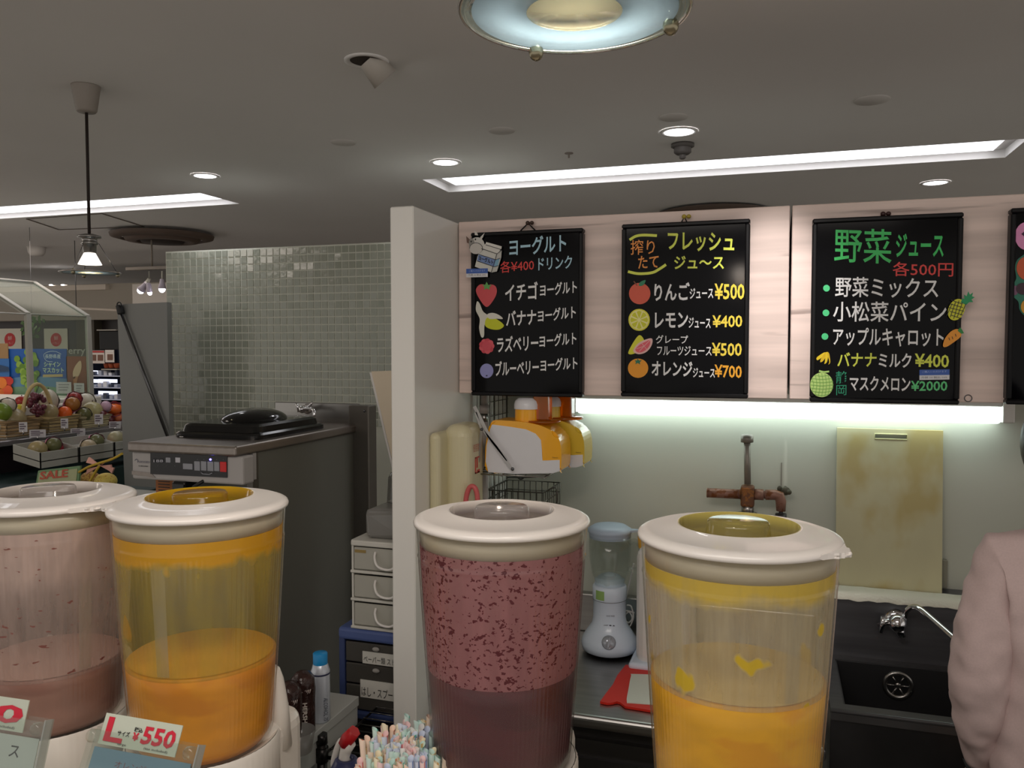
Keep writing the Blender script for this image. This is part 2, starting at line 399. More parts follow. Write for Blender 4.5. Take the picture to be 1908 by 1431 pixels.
# gimbal downlights
def gimbal(c, lb, aim):
    t = thing('gimbal_downlight', c, lb, 'light')
    bm = B(); lathe(bm, c, [(.062, .0), (.062, -.004), (.048, -.004), (.046, .0)], 32); obj('trim_ring', bm, ceil_m, t)
    bm = B(); lathe(bm, c, [(0, -.001), (.046, -.001)], 24); obj('recess', bm, M('recess_dark', (60, 50, 42), .8), t)
    R = Vector((0, 0, -1)).rotation_difference(Vector(aim)).to_matrix()
    bm = B(); lathe(bm, Vector(c)+Vector((0, 0, .012)), [(.032, -.01), (.040, -.078), (.037, -.078), (.030, -.060), (0, -.060)], 24, M4=R); obj('lamp_can', bm, M('can_grey', (190, 184, 176), .5), t)
    bm = B(); lathe(bm, Vector(c)+Vector((0, 0, .012)), [(0, -.066), (.034, -.066)], 24, M4=R); obj('lamp_lens', bm, M('lens_white', (255, 250, 240), .4, emit=((1, .97, .92), 2.5)), t)
gimbal(at(683, 113, Z=CZ), 'tilted gimbal ceiling spotlight, upper left of the big lamp', (.55, .55, -.8))
gimbal(Vector((.03, 1.58, CZ)), 'tilted gimbal ceiling spotlight aimed at the menu boards', (-.03, .5, -.65))
for px, py, r in ((640, 265, .05), (935, 243, .05), (1255, 218, .05), (1625, 186, .055)):
    bm = B(); c = at(px, py, Z=CZ); lathe(bm, c, [(r, 0), (r-.003, -.004), (0, -.005)], 32)
    obj('blanking_plate', bm, M('plate_grey', (206, 202, 198), .8), label={640: 'round blank ceiling cover left of the leftmost lit downlight', 935: 'round blank ceiling cover between the two lit downlights', 1255: 'round blank ceiling cover touching the downlight over the detector', 1625: 'round blank ceiling cover above the right half of the strip'}[px], cat='cover')
# smoke detector
c = at(1272, 268, Z=CZ); t = thing('smoke_detector', c, 'dark grey ceiling smoke detector hanging below the downlight', 'detector')
dg_ = M('detector_grey', (92, 88, 86), .5)
bm = B(); lathe(bm, c, [(0, 0), (.045, 0), (.045, -.012), (.036, -.016)], 28); obj('base', bm, dg_, t)
bm = B(); lathe(bm, c, [(.034, -.014), (.034, -.034), (.024, -.042), (0, -.042)], 28); obj('housing', bm, dg_, t)
bm = B(); lathe(bm, c, [(.012, -.04), (.013, -.055), (.007, -.06), (0, -.06)], 16); obj('sensor', bm, dg_, t)
c = at(1060, 285, Z=CZ); bm = B(); lathe(bm, c, [(0, 0), (.018, 0), (.018, -.003), (.004, -.004), (.004, -.02), (0, -.021)], 14); obj('sprinkler_head', bm, M('sprinkler', (140, 130, 124), .6), label='tiny ceiling nozzle left of the smoke detector', cat='nozzle')
# round air vents
def vent(c, r, lb):
    t = thing('ceiling_vent', c, lb, 'vent'); vm = M('vent_brown', (96, 80, 70), .6)
    bm = B(); lathe(bm, c, [(r, 0), (r*.98, -.02), (r*.80, -.035), (r*.78, -.02)], 48); obj('outer_ring', bm, vm, t)
    bm = B(); lathe(bm, c, [(r*.74, -.02), (r*.70, -.045), (r*.5, -.05), (r*.48, -.03)], 48); obj('middle_ring', bm, vm, t)
    bm = B(); lathe(bm, c, [(r*.44, -.03), (r*.4, -.055), (0, -.06)], 48); obj('centre_cone', bm, M('vent_dark', (52, 42, 38), .7), t)
vent(at(303, 438, Z=CZ-.02), .34, 'big round brown air vent in the ceiling left of the tiled wall')
vent(at(1330, 397, Z=CZ-.01), .32, 'round air vent in the ceiling, half hidden behind the pink board panels')
bm = B(); c = at(68, 460, Z=CZ); lathe(bm, c, [(0, 0), (.07, 0), (.06, -.05), (.045, -.07), (0, -.075)], 20); obj('ceiling_speaker', bm, M('plate_grey'), label='small grey ceiling fitting left of the hanging lamp', cat='detector')
# access panel outline on the ceiling
P = [at(*q, Z=CZ-.002) for q in ((50, 408), (190, 398), (268, 422), (110, 428))]
bm = B()
for i in range(4):
    a, b = P[i], P[(i+1) % 4]; n = (b-a).normalized().cross(Vector((0, 0, 1)))*.006
    poly(bm, [a+n, b+n, b-n, a-n], (0, 0, -.002))
struct('trim_1', bm, M('seam_grey', (110, 98, 88), .8))

# ============================================================ overhead cabinets with pink wood panels
pink = M('pink_wood', (234, 213, 204), .5, noise=((1.4, 30, 26), .24), two=((176, 156, 148), (2.2, 1, 34), .66))
def cabinet(x0, x1, lb):
    t = thing('overhead_cabinet', ((x0+x1)/2, 2.42, 1.668), lb, 'cabinet', 'overhead cabinets with pink woodgrain doors')
    bm = B(); bx(bm, (x0+.001, 2.222, 1.680), (x1-.001, WY-.003, 2.150)); obj('body', bm, M('cabinet_body', (150, 138, 128), .6), t)
    d = B(); bx(d, (x0+.0015, 2.20, 1.668), (x1-.0015, 2.221, 2.157), .002, 1); return t, obj('door', d, pink, t)
cabinet(-.869, .0305, 'overhead cabinet with pink woodgrain door carrying the yogurt and fresh juice boards')
cab2, door2 = cabinet(.0335, .93, 'overhead cabinet with pink woodgrain door carrying the vegetable juice board')
bm = B(); c = at(1804, 742, Y=2.199)
tube(bm, [c+Vector((.008*math.cos(k), 0, .008*math.sin(k))) for k in (2*PI*i/16 for i in range(16))], .0012, 6, closed=True); obj('latch_ring', bm, dsteel, door2)

# ============================================================ menu boards
bframe = M('board_frame', (13, 13, 16), .4, spec=.25); bface = M('board_face', (5, 5, 8), .10, spec=.16)
chalk = {k: M('marker_'+k, c, .45) for k, c in dict(white=(236, 236, 236), blue=(172, 210, 226), red=(226, 62, 58), yellow=(222, 232, 84), gold=(240, 214, 70), amber=(244, 172, 40), orange=(236, 146, 52), green=(52, 196, 96), mint=(96, 206, 130), teal=(30, 150, 112), black=(20, 20, 30)).items()}
BY = 2.172   # face plane of the boards
def board(x0, x1, z0, z1, lb, tilt=0):
    t = thing('menu_board', ((x0+x1)/2, BY, z0), lb, 'menu board', 'black menu boards hung on the cabinet doors')
    bm = B(); bx(bm, (x0+.012, BY, z0+.012), (x1-.012, 2.192, z1-.012)); obj('writing_surface', bm, bface, t)
    bm = B(); w = .0115
    for a, b in (((x0, z0), (x1, z0+w)), ((x0, z1-w), (x1, z1)), ((x0, z0+w), (x0+w, z1-w)), ((x1-w, z0+w), (x1, z1-w))): bx(bm, (a[0], BY-.006, a[1]), (b[0], 2.196, b[1]), .003, 1)
    obj('frame', bm, bframe, t); return t
def hanger(t, px, py, wpx_, hook_rgb=(60, 40, 30), drop=14):
    bm = B(); a = at(px, py, Y=2.190); d = .02
    tube(bm, [at(px-wpx_, py+drop, Y=2.186), a, at(px+wpx_, py+drop, Y=2.186)], .0022, 6); obj('hanging_cord', bm, M('cord_black', (18, 16, 16), .8), t)
    bm = B(); ball(bm, a+Vector((0, -.004, 0)), .006); ball(bm, a+Vector((.012, -.004, 0)), .006, (1, 1, .9)); obj('hook', bm, tinted(hook_rgb, .4), t)

b1 = board(-.818, -.497, 1.664, 2.120, 'black board headed in pale blue, listing four yogurt drinks beside fruit pictures')
hanger(b1, 984, 416, 14)
Y1 = BY-.001
for s, xl, xr, yl, yr, h, c, w in (('ヨーグルト', 949, 1055, 461, 452, 34, 'blue', .02), ('各¥400', 932, 995, 498, 493, 22, 'red', .006), ('ドリンク', 1003, 1066, 492, 488, 24, 'blue', .015),
        ('イチゴ', 941, 1002, 545, 541, 33, 'white', .020), ('ヨーグルト', 1006, 1075, 541, 534, 24, 'white', .020), ('バナナ', 943, 999, 594, 590, 29, 'white', .020), ('ヨーグルト', 1002, 1073, 589, 581, 24, 'white', .020),
        ('ラズベリー', 926, 1003, 642, 638, 30, 'white', .020), ('ヨーグルト', 1005, 1074, 636, 630, 24, 'white', .020), ('ブルーベリー', 923, 1004, 687, 683, 28, 'white', .020), ('ヨーグルト', 1007, 1076, 681, 676, 24, 'white', .020)):
    wpx(s, xl, xr, yl, yr, h, chalk[c], b1, Y1, w)
b2 = board(-.392, -.066, 1.669, 2.124, 'black board with yellow heading listing apple, lemon, grapefruit and orange juice')
hanger(b2, 1275, 404, 6, (180, 160, 60), 12)
for s, xl, xr, yl, yr, h, c, w in (('フレッシュ', 1244, 1368, 449, 452, 36, 'yellow', .022), ('ジュ〜ス', 1256, 1349, 489, 489, 25, 'yellow', .02), ('搾り', 1175, 1220, 461, 460, 28, 'orange', .006), ('たて', 1189, 1227, 489, 487, 24, 'orange', .014),
        ('りんご', 1219, 1285, 544, 543, 34, 'white', .025), ('ジュース', 1285, 1329, 547, 546, 20, 'white', .020), ('¥500', 1331, 1387, 543, 543, 30, 'gold', .02),
        ('レモン', 1220, 1282, 597, 596, 29, 'white', .025), ('ジュース', 1283, 1324, 601, 602, 20, 'white', .020), ('¥400', 1327, 1383, 599, 598, 23, 'gold', .018),
        ('グレープ', 1222, 1282, 632, 633, 16, 'white', .012), ('フルーツジュース', 1224, 1326, 653, 654, 18, 'white', .012), ('¥500', 1326, 1382, 651, 651, 25, 'gold', .02),
        ('オレンジ', 1214, 1290, 686, 688, 28, 'white', .025), ('ジュース', 1291, 1332, 694, 695, 18, 'white', .020), ('¥700', 1331, 1382, 691, 693, 24, 'amber', .02)):
    wpx(s, xl, xr, yl, yr, h, chalk[c], b2, Y1, w)
b3 = board(.082, .415, 1.664, 2.116, 'black board headed in green listing vegetable juices and a musk melon juice')
hanger(b3, 1645, 399, 10, (60, 30, 30), 10)
for s, xl, xr, yl, yr, h, c, w in (('野菜', 1554, 1661, 456, 460, 64, 'green', .008), ('ジュース', 1669, 1758, 457, 457, 44, 'green', .02), ('各500円', 1663, 1776, 501, 502, 27, 'red', .006),
        ('野菜ミックス', 1556, 1748, 534, 537, 38, 'white', .010), ('小松菜パイン', 1552, 1763, 580, 582, 38, 'white', .010), ('アップルキャロット', 1552, 1758, 627, 629, 35, 'white', .016),
        ('バナナ', 1560, 1633, 670, 670, 27, 'yellow', .018), ('ミルク', 1637, 1698, 671, 672, 27, 'white', .020), ('¥400', 1704, 1768, 671, 673, 25, 'yellow', .02),
        ('静', 1557, 1580, 703, 703, 23, 'teal', .002), ('岡', 1558, 1577, 727, 727, 19, 'teal', .002), ('マスクメロン', 1583, 1696, 714, 716, 28, 'white', .020), ('¥2000', 1697, 1765, 719, 719, 19, 'mint', .018)):
    wpx(s, xl, xr, yl, yr, h, chalk[c], b3, Y1, w)
b4 = board(.512, .84, 1.667, 2.120, 'black board at the right edge with pink and teal-outlined fruit cut-outs')
hanger(b4, 2010, 374, 12)
# --- pictures stuck on the boards
Y2 = BY-.0005
def flat(rgb): return M('print_%d_%d_%d' % rgb, rgb, .5)
LIFT = .0062
def pic(t, pts, rgb, name, dy=0, smooth=False): return shape(pts, Y2-LIFT-dy, flat(rgb), t, name, smooth, .0012)
# cow and milk carton
pic(b1, ell(889, 457, 14, 15), (214, 212, 206), 'cow_head'); pic(b1, ell(879, 453, 5, 9), (150, 148, 142), 'cow_patch', .0012)
pic(b1, ell(887, 463, 12, 10.5), (206, 202, 196), 'cow_muzzle', .0015); stroke(ell(887, 463, 12, 10.5, 18)[9:18]+[(899, 463)], 1, Y2-LIFT-.0032, chalk['black'], b1, 'outline')
pic(b1, [(885, 438), (884, 430), (889, 433), (891, 439)], (220, 216, 208), 'cow_horn', .001); pic(b1, [(895, 442), (903, 434), (900, 442), (896, 448)], (220, 216, 208), 'cow_horn', .001)
pic(b1, [(876, 447), (869, 440), (870, 452), (874, 454)], (110, 86, 76), 'cow_ear', .001)
pic(b1, ell(886, 446, 1.2, 1.8, 10), (20, 20, 20), 'cow_eye', .0016); pic(b1, ell(878, 450, 1.2, 1.8, 10), (20, 20, 20), 'cow_eye', .0026)
pic(b1, [(897, 462), (899, 459), (925, 470), (917, 508), (885, 497), (890, 478)], (214, 214, 206), 'milk_carton'); pic(b1, [(925, 470), (935, 466), (934, 480), (926, 506), (915, 508)], (196, 196, 190), 'carton_side', .001)
pic(b1, [(897, 463), (905, 454), (935, 462), (926, 474)], (222, 220, 212), 'carton_top', .0012); pic(b1, [(906, 451), (935, 459), (934, 465), (905, 456)], (226, 224, 216), 'carton_ridge', .0014)
pic(b1, [(892, 474), (924, 484), (921, 497), (889, 486)], (120, 146, 196), 'carton_band', .0016); pic(b1, [(924, 484), (931, 481), (928, 495), (921, 497)], (130, 178, 204), 'carton_band', .0016)
for q in ([(897, 463), (926, 473), (935, 466)], [(905, 456), (934, 465)], [(926, 473), (915, 508)], [(892, 474), (924, 484), (932, 481)], [(889, 486), (921, 497), (928, 495)]): stroke(q, 1.1, Y2-LIFT-.004, chalk['black'], b1, 'outline', 1)
wpx('ヨーグルト', 892, 919, 480, 489, 9, chalk['black'], b1, Y2-LIFT-.004, .03)
LIFT = 0
# strawberry, banana, raspberry, blueberry
pic(b1, [(907, 572), (893, 556), (887, 541), (893, 531), (902, 530), (908, 534), (914, 530), (923, 533), (926, 543), (921, 557)], (214, 82, 88), 'strawberry', smooth=True)
pic(b1, [(899, 530), (904, 531), (907, 525), (910, 531), (916, 531), (912, 535), (912, 540), (907, 537), (902, 540), (903, 535)], (104, 172, 92), 'strawberry_leaf', .0015)
pic(b1, [(889, 562), (894, 566), (900, 580), (910, 590), (903, 606), (902, 626), (897, 628), (893, 612), (894, 594), (887, 578)], (222, 220, 208), 'banana_peel', smooth=True)
pic(b1, [(908, 586), (918, 583), (930, 587), (937, 594), (926, 594), (912, 594)], (226, 224, 212), 'banana_peel', .001, smooth=True)
pic(b1, [(908, 592), (924, 594), (939, 606), (930, 614), (914, 613), (904, 606)], (206, 212, 36), 'banana', .0008, smooth=True)
for k in range(9):
    a = 2*PI*k/9; pic(b1, ell(907+9*math.cos(a), 645+9*math.sin(a), 5.6, 5.6, 10), ((222, 92, 104), (206, 70, 84))[k % 2], 'raspberry_bead', .0003*(k % 3))
pic(b1, ell(907, 645, 9, 9, 14), (214, 80, 94), 'raspberry', .0012); pic(b1, ell(907, 691, 12.5, 13.5), (150, 152, 208), 'blueberry'); pic(b1, ell(907, 700, 1.5, 1.2, 8), (30, 30, 60), 'blueberry_eye', .0014)
# apple, lemon, grapefruit, orange
pic(b2, ell(1192, 547, 20, 20), (222, 92, 66), 'apple'); pic(b2, [(1190, 531), (1194, 525), (1203, 522), (1200, 530), (1194, 533)], (40, 132, 92), 'apple_leaf', .0014, True); stroke([(1181, 524), (1187, 532)], 2, Y2-.0016, flat((120, 66, 40)), b2)
pic(b2, ell(1191, 596, 20, 20.5), (232, 226, 60), 'lemon_slice'); pic(b2, ell(1191, 596, 17.5, 18), (246, 240, 170), 'lemon_pith', .0013)
for k in range(8):
    a = 2*PI*k/8; pic(b2, [(1191+2.5*math.cos(a), 596+2.5*math.sin(a)), (1191+15.5*math.cos(a-.3), 596+16*math.sin(a-.3)), (1191+16.5*math.cos(a), 596+17*math.sin(a)), (1191+15.5*math.cos(a+.3), 596+16*math.sin(a+.3))], (214, 214, 34), 'lemon_segment', .0022)
pic(b2, [(1190, 625), (1199, 631), (1200, 643), (1184, 658), (1171, 659), (1176, 645)], (224, 222, 50), 'grapefruit_half', smooth=True)
pic(b2, [(1180, 654), (1188, 641), (1202, 633), (1215, 631), (1214, 644), (1204, 656), (1190, 660)], (240, 196, 190), 'grapefruit_rind', .0012, True)
pic(b2, [(1184, 652), (1191, 643), (1202, 637), (1211, 634), (1210, 644), (1202, 653), (1191, 657)], (232, 96, 110), 'grapefruit_flesh', .0024, True)
for q in ([(1191, 655), (1200, 645), (1211, 634)], [(1186, 650), (1200, 645), (1206, 652)], [(1200, 645), (1196, 640)]): stroke(q, .9, Y2-.0039, flat((240, 196, 190)), b2, k=1)
pic(b2, ell(1189, 686, 19, 18), (240, 158, 30), 'orange'); pic(b2, [(1183, 671), (1187, 672), (1188, 668), (1191, 672), (1196, 671), (1192, 675), (1193, 679), (1188, 676), (1184, 679), (1185, 675)], (30, 120, 90), 'orange_leaf', .0014)
for q in ([(1173, 447), (1185, 440), (1200, 438), (1224, 439)], [(1170, 506), (1190, 510), (1215, 508), (1229, 501), (1241, 493)]): stroke(q, 5, Y1, chalk['yellow'], b2)
# board 3 pictures
for x, y in ((1540, 537), (1539, 583), (1537, 627)): pic(b3, ell(x, y, 6.3, 6.3, 16), (76, 206, 134), 'bullet_dot')
for k, (x, y) in enumerate(((1528, 664), (1533, 668), (1539, 671), (1545, 672))):
    pic(b3, [(1535+2*k, 657), (1539+2*k, 659), (x+2, y+3), (x-5+k, y+7), (x-6+k*2, y+2)], ((236, 206, 30), (224, 188, 24))[k % 2], 'banana', .0004*k, True)
LIFT = .0062
pic(b3, ell(1531, 717, 21.5, 23), (190, 222, 130), 'melon')
for k in range(-3, 4):
    a = 22*math.cos(math.asin(k*6/22)); stroke([(1531+k*6, 717-a), (1531+k*6+3, 717), (1531+k*6, 717+a)], .9, Y2-LIFT-.0016, flat((120, 176, 80)), b3); stroke([(1531-a, 717+k*6), (1531, 717+k*6+2), (1531+a, 717+k*6)], .9, Y2-LIFT-.0017, flat((120, 176, 80)), b3)
stroke([(1526, 691), (1535, 693), (1545, 692)], 3, Y2-LIFT-.001, flat((176, 216, 120)), b3); stroke([(1535, 693), (1534, 698)], 3, Y2-LIFT-.001, flat((176, 216, 120)), b3)
LIFT = 0
pic(b3, ell(1782, 577, 15, 21, 22, .42), (214, 214, 50), 'pineapple', .0065)
for k in range(-2, 3):
    stroke([(1782+k*6.5+5, 577-17+abs(k)*3), (1782+k*6.5-5, 577+17-abs(k)*3)], 1, Y2-.0085, chalk['black'], b3, k=1); stroke([(1782-14+abs(k)*2, 577+k*7-4), (1782+14-abs(k)*2, 577+k*7+3)], 1, Y2-.0086, chalk['black'], b3, k=1)
pic(b3, [(1790, 564), (1793, 556), (1797, 557), (1796, 549), (1801, 552), (1804, 543), (1807, 549), (1813, 545), (1811, 552), (1816, 554), (1810, 558), (1813, 563), (1806, 563), (1800, 568)], (36, 152, 96), 'pineapple_crown', .007)
pic(b3, [(1757, 645), (1760, 632), (1770, 619), (1782, 613), (1790, 617), (1790, 627), (1778, 637), (1764, 646)], (240, 158, 50), 'carrot', .0065, True); pic(b3, [(1784, 616), (1789, 610), (1793, 615), (1796, 621), (1791, 622)], (46, 140, 70), 'carrot_top', .007)
for x, y in ((1768, 631), (1774, 629), (1780, 624)): stroke([(x, y-2), (x+1.5, y+3)], 1, Y2-.0086, chalk['black'], b3, k=1)
# stickers
for t, x0, x1, y0, y1, dy in ((b1, 869, 909, 501, 517, .0075), (b3, 1713, 1769, 689, 708, .001)):
    pic(t, [(x0, y0), (x1, y0-1), (x1, (y0+y1)/2), (x0, (y0+y1)/2+1)], (62, 98, 180), 'sticker_blue_half', dy); pic(t, [(x0, (y0+y1)/2+1), (x1, (y0+y1)/2), (x1, y1-1), (x0, y1)], (222, 222, 226), 'sticker_white_half', dy)
    wpx('ご購入いただけます', x0+5, x1-5, y0+4, y0+3, 4, flat((170, 190, 230)), t, Y2-dy-.0014, .0, res=1); wpx('外税 10 税込 10%', x0+4, x1-4, y1-4.5, y1-5, 4, flat((90, 90, 100)), t, Y2-dy-.0014, .0, res=1)
# board 4 cut-outs
pic(b4, ell(1912, 440, 21, 26), (232, 150, 200), 'pink_fruit'); pic(b4, [(1903, 436), (1909, 431), (1909, 441)], (60, 20, 60), 'fruit_mark', .0014)
pic(b4, [(1930, 475), (1900, 480), (1891, 497), (1893, 520), (1882, 537), (1886, 551), (1897, 562), (1900, 578), (1912, 590), (1935, 594)], (44, 122, 100), 'teal_backing', smooth=True)
pic(b4, ell(1913, 500, 19, 22), (206, 92, 54), 'peach', .0014); pic(b4, ell(1906, 538, 13, 11), (60, 34, 50), 'dark_berry', .0022); pic(b4, ell(1914, 572, 12, 14), (220, 160, 50), 'orange_fruit', .0016); pic(b4, ell(1891, 541, 6, 9), (120, 84, 110), 'berry_leaf', .0016)
pic(b4, ell(1960, 660, 30, 24), (226, 206, 120), 'pale_fruit')

# ============================================================ under-cabinet light
t = thing('fluorescent_light', (0, 2.49, 1.59), 'long glowing fluorescent light under the overhead cabinets', 'light')
FY = .105
X0, X1 = at(1045, 755, Y=2.565).x, at(1892, 770, Y=2.565).x
bm = B(); bx(bm, (X0, 2.565, 1.590), (X0+.05, 2.645, 1.650), .004); obj('end_cap', bm, white_pl, t); bm = B(); bx(bm, (X1-.03, 2.565, 1.590), (X1, 2.645, 1.650), .004); obj('end_cap', bm, white_pl, t)
bm = B(); bx(bm, (X0+.05, 2.57, 1.634), (X1-.03, 2.645, 1.662), .003); obj('housing', bm, white_pl, t)
bm = B(); bx(bm, (X0+.05, 2.567, 1.587), (X1-.03, 2.643, 1.634), .012, 3); obj('diffuser', bm, M('tube_glow', (255, 255, 255), .4, emit=((.84, 1.0, .95), 3.3)), t)
a = at(1057, 748, Y=2.564); write('MITSUBISHI', a, a+Vector((.022, 0, 0)), (0, 0, .0045), flat((60, 60, 70)), t, 0, res=1)

# ============================================================ counters, sink
t = thing('worktop', (-.36, 2.3, .80), 'stainless steel worktop with a rounded front edge under the cabinets', 'worktop')
bm = B(); bx(bm, (-.868, 2.0, .83), (.125, 2.63, .865), .012, 4); obj('top_sheet', bm, steel, t)
bm = B(); bx(bm, (-.868, 2.61, .865), (.125, 2.645, .99), .004); obj('upstand', bm, steel, t)
bm = B(); bx(bm, (-.866, 2.03, .745), (.12, 2.05, .79)); bx(bm, (-.866, 2.05, .1), (.12, 2.6, .83)); obj('cabinet_body', bm, M('under_counter', (70, 68, 66), .4, .8), t)
bm = B(); bx(bm, (-.866, 2.02, .70), (.12, 2.03, .745)); obj('front_rail', bm, dsteel, t)
SX0, SX1, SYf, SYb, SZ = .14, 1.15, 2.10, 2.50, .915
sinkm = M('sink_steel', (92, 92, 94), .3, .55, noise=((4, 50, 4), .2)); sinkd = M('sink_inside', (62, 62, 64), .3, .5)
t = thing('sink_unit', ((SX0+SX1)/2, 2.3, .1), 'dark stainless sink unit with deep basin at the right', 'sink')
bx0, bx1, by0, by1 = .172, .70, 2.155, 2.465
bm = B()
for a, b in (((SX0, SYf), (SX1, by0)), ((SX0, by1), (SX1, SYb)), ((SX0, by0), (bx0, by1)), ((bx1, by0), (SX1, by1))): bx(bm, (*a, SZ-.02), (*b, SZ), 0)
tube(bm, [(SX0, SYf+.004, SZ+.002), (SX1, SYf+.004, SZ+.002)], .006, 8); obj('deck', bm, sinkm, t)
bm = B(); bx(bm, (bx0, by0, .70), (bx1, by0+.004, SZ-.003)); bx(bm, (bx0, by1-.004, .70), (bx1, by1, SZ-.003)); bx(bm, (bx0, by0, .70), (bx0+.004, by1, SZ-.003)); bx(bm, (bx1-.004, by0, .70), (bx1, by1, SZ-.003)); bx(bm, (bx0, by0, .695), (bx1, by1, .70)); obj('basin', bm, sinkd, t)
bm = B(); bx(bm, (SX0, SYb, SZ-.02), (SX1, SYb+.012, 1.085)); bx(bm, (SX0, SYb, 1.085), (SX1, 2.648, 1.094), .002); obj('splashback', bm, M('splash_steel', (104, 104, 108), .34, .55, noise=((3, 3, 40), .2)), t)
bm = B(); bx(bm, (SX0, SYf+.005, .1), (SX1, SYf+.02, SZ-.02)); obj('front_apron', bm, M('apron_steel', (58, 58, 60), .38, .55, noise=((6, 6, 6), .3)), t)
c = at(1673, 1277, Y=by1-.006); Rx = Matrix.Rotation(PI/2, 3, 'X')
bm = B(); lathe(bm, c, [(.040, 0), (.040, .004), (.034, .006), (.028, .003), (.028, 0)], 32, M4=Rx); lathe(bm, c, [(.0, .003), (.006, .004), (.008, .001)], 12, M4=Rx)
for k in range(6):
    a = k*PI/3; tube(bm, [c+Rx @ Vector((.008*math.cos(a), .008*math.sin(a), .002)), c+Rx @ Vector((.028*math.cos(a), .028*math.sin(a), .002))], .0022, 6)
obj('drain', bm, steel, t); bm = B(); lathe(bm, c, [(0, .0005), (.034, .0005)], 24, M4=Rx); obj('drain_hole', bm, black_mt, t)
# sink tap
t = thing('sink_tap', at(1672, 1160, Y=SYb-.001), 'chrome wall tap with a long swan spout over the sink', 'tap')
c = at(1672, 1162, Y=SYb-.04)
bm = B(); tube(bm, [Vector((c.x, SYb, c.z)), c], .017, 16); ball(bm, c, .024, (1, 1, 1.1)); lathe(bm, (c.x, SYb, c.z), [(.03, 0), (.028, .008), (.018, .012)], 24, M4=Rx); cyl(bm, c, c+Vector((.012, -.01, -.035)), .014, .010); obj('valve_body', bm, chrome, t)
a = at(1645, 1160, Y=SYb-.045); bm = B(); tube(bm, [c, a], .008, 10); tube(bm, [a+Vector((0, 0, .018)), a, a+Vector((-.006, -.008, -.028))], [.006, .008, .005], 10); tube(bm, [a+Vector((-.012, .006, -.01)), a+Vector((.014, -.008, .010))], .005, 10); obj('handle', bm, chrome, t)
pts = [at(1686, 1150, Y=SYb-.04), at(1690, 1138, Y=SYb-.05), at(1700, 1131, Y=SYb-.06), at(1712, 1133, Y=SYb-.08), at(1735, 1152, Y=SYb-.12), at(1780, 1192, Y=SYb-.2), at(1790, 1202, Y=SYb-.22)]
bm = B(); tube(bm, path_smooth([tuple(p) for p in pts], 4), .0075, 12); obj('spout', bm, chrome, t)
# towel strip on the ledge
bm = B(); n = 60; rows = []
for i in range(n+1):
    x = .145+(.63)*i/n; w = .0012*math.sin(i*1.3)+.0014*math.sin(i*.47+1)+random.uniform(-.0008, .0008)
    rows.append([bm.verts.new(p) for p in ((x, 2.492+w, 1.080+w*.7), (x, 2.498+w, 1.096+w*.8), (x, 2.54, 1.0965+.0016*math.sin(i*.9)), (x, 2.575, 1.097+.0016*math.sin(i*.6+2)), (x, 2.585, 1.095))])
for i in range(n):
    for j in range(4): bm.faces.new((rows[i][j], rows[i+1][j], rows[i+1][j+1], rows[i][j+1]))
obj('ledge_towel', bm, M('towel_white', (214, 210, 196), .95, bump=((120, 120, 120), .6)), smooth=True, label='crumpled off-white towel strip along the ledge above the sink', cat='towel')
# cutting board
t = thing('cutting_board', (.31, 2.6, 1.10), 'yellowed white plastic cutting board leaning on the wall above the sink', 'cutting board')
q = [at(1560, 797, Y=2.63), at(1757, 803, Y=2.63), at(1754, 1110, Y=2.60), at(1555, 1102, Y=2.60)]
bm = B(); hx = [at(1630, 808, Y=2.625), at(1690, 808, Y=2.625), at(1690, 819, Y=2.625), at(1630, 819, Y=2.625)]
x0, x1, z0, z1 = q[0].x, q[1].x, q[2].z, q[0].z; hx0, hx1, hz0, hz1 = hx[0].x, hx[1].x, hx[2].z, hx[0].z
def yb(z): return 2.588+(z-z0)/(z1-z0)*.038
for a, b in (((x0, z0), (x1, hz0)), ((x0, hz1), (x1, z1)), ((x0, hz0), (hx0, hz1)), ((hx1, hz0), (x1, hz1))):
    poly(bm, [(a[0], yb(a[1]), a[1]), (b[0], yb(a[1]), a[1]), (b[0], yb(b[1]), b[1]), (a[0], yb(b[1]), b[1])], (0, .018, 0))
bmesh.ops.remove_doubles(bm, verts=bm.verts, dist=1e-4)
obj('board_slab', bm, M('cutting_plastic', (200, 194, 158), .45, noise=((6, 6, 3), .12), two=((184, 168, 116), (4, 4, 2.6), .52)), t)
bm = B(); hc = [((hx0, hz0), (hx1, hz0)), ((hx1, hz0), (hx1, hz1)), ((hx1, hz1), (hx0, hz1)), ((hx0, hz1), (hx0, hz0))]
tube(bm, [Vector((a[0], yb(a[1])-.001, a[1])) for a, _ in hc], .0022, 6, closed=True); obj('handle_slot_rim', bm, M('slot_rim', (222, 220, 170), .4), t)
bm = B(); bx(bm, (at(1740, 1100, Y=2.62).x, 2.628, 1.10), (at(1766, 1100, Y=2.62).x, 2.645, at(1760, 1045, Y=2.62).z), .002); obj('grey_plate', bm, tinted((140, 138, 124)), label='small grey plate on the wall at the right foot of the cutting board', cat='plate')

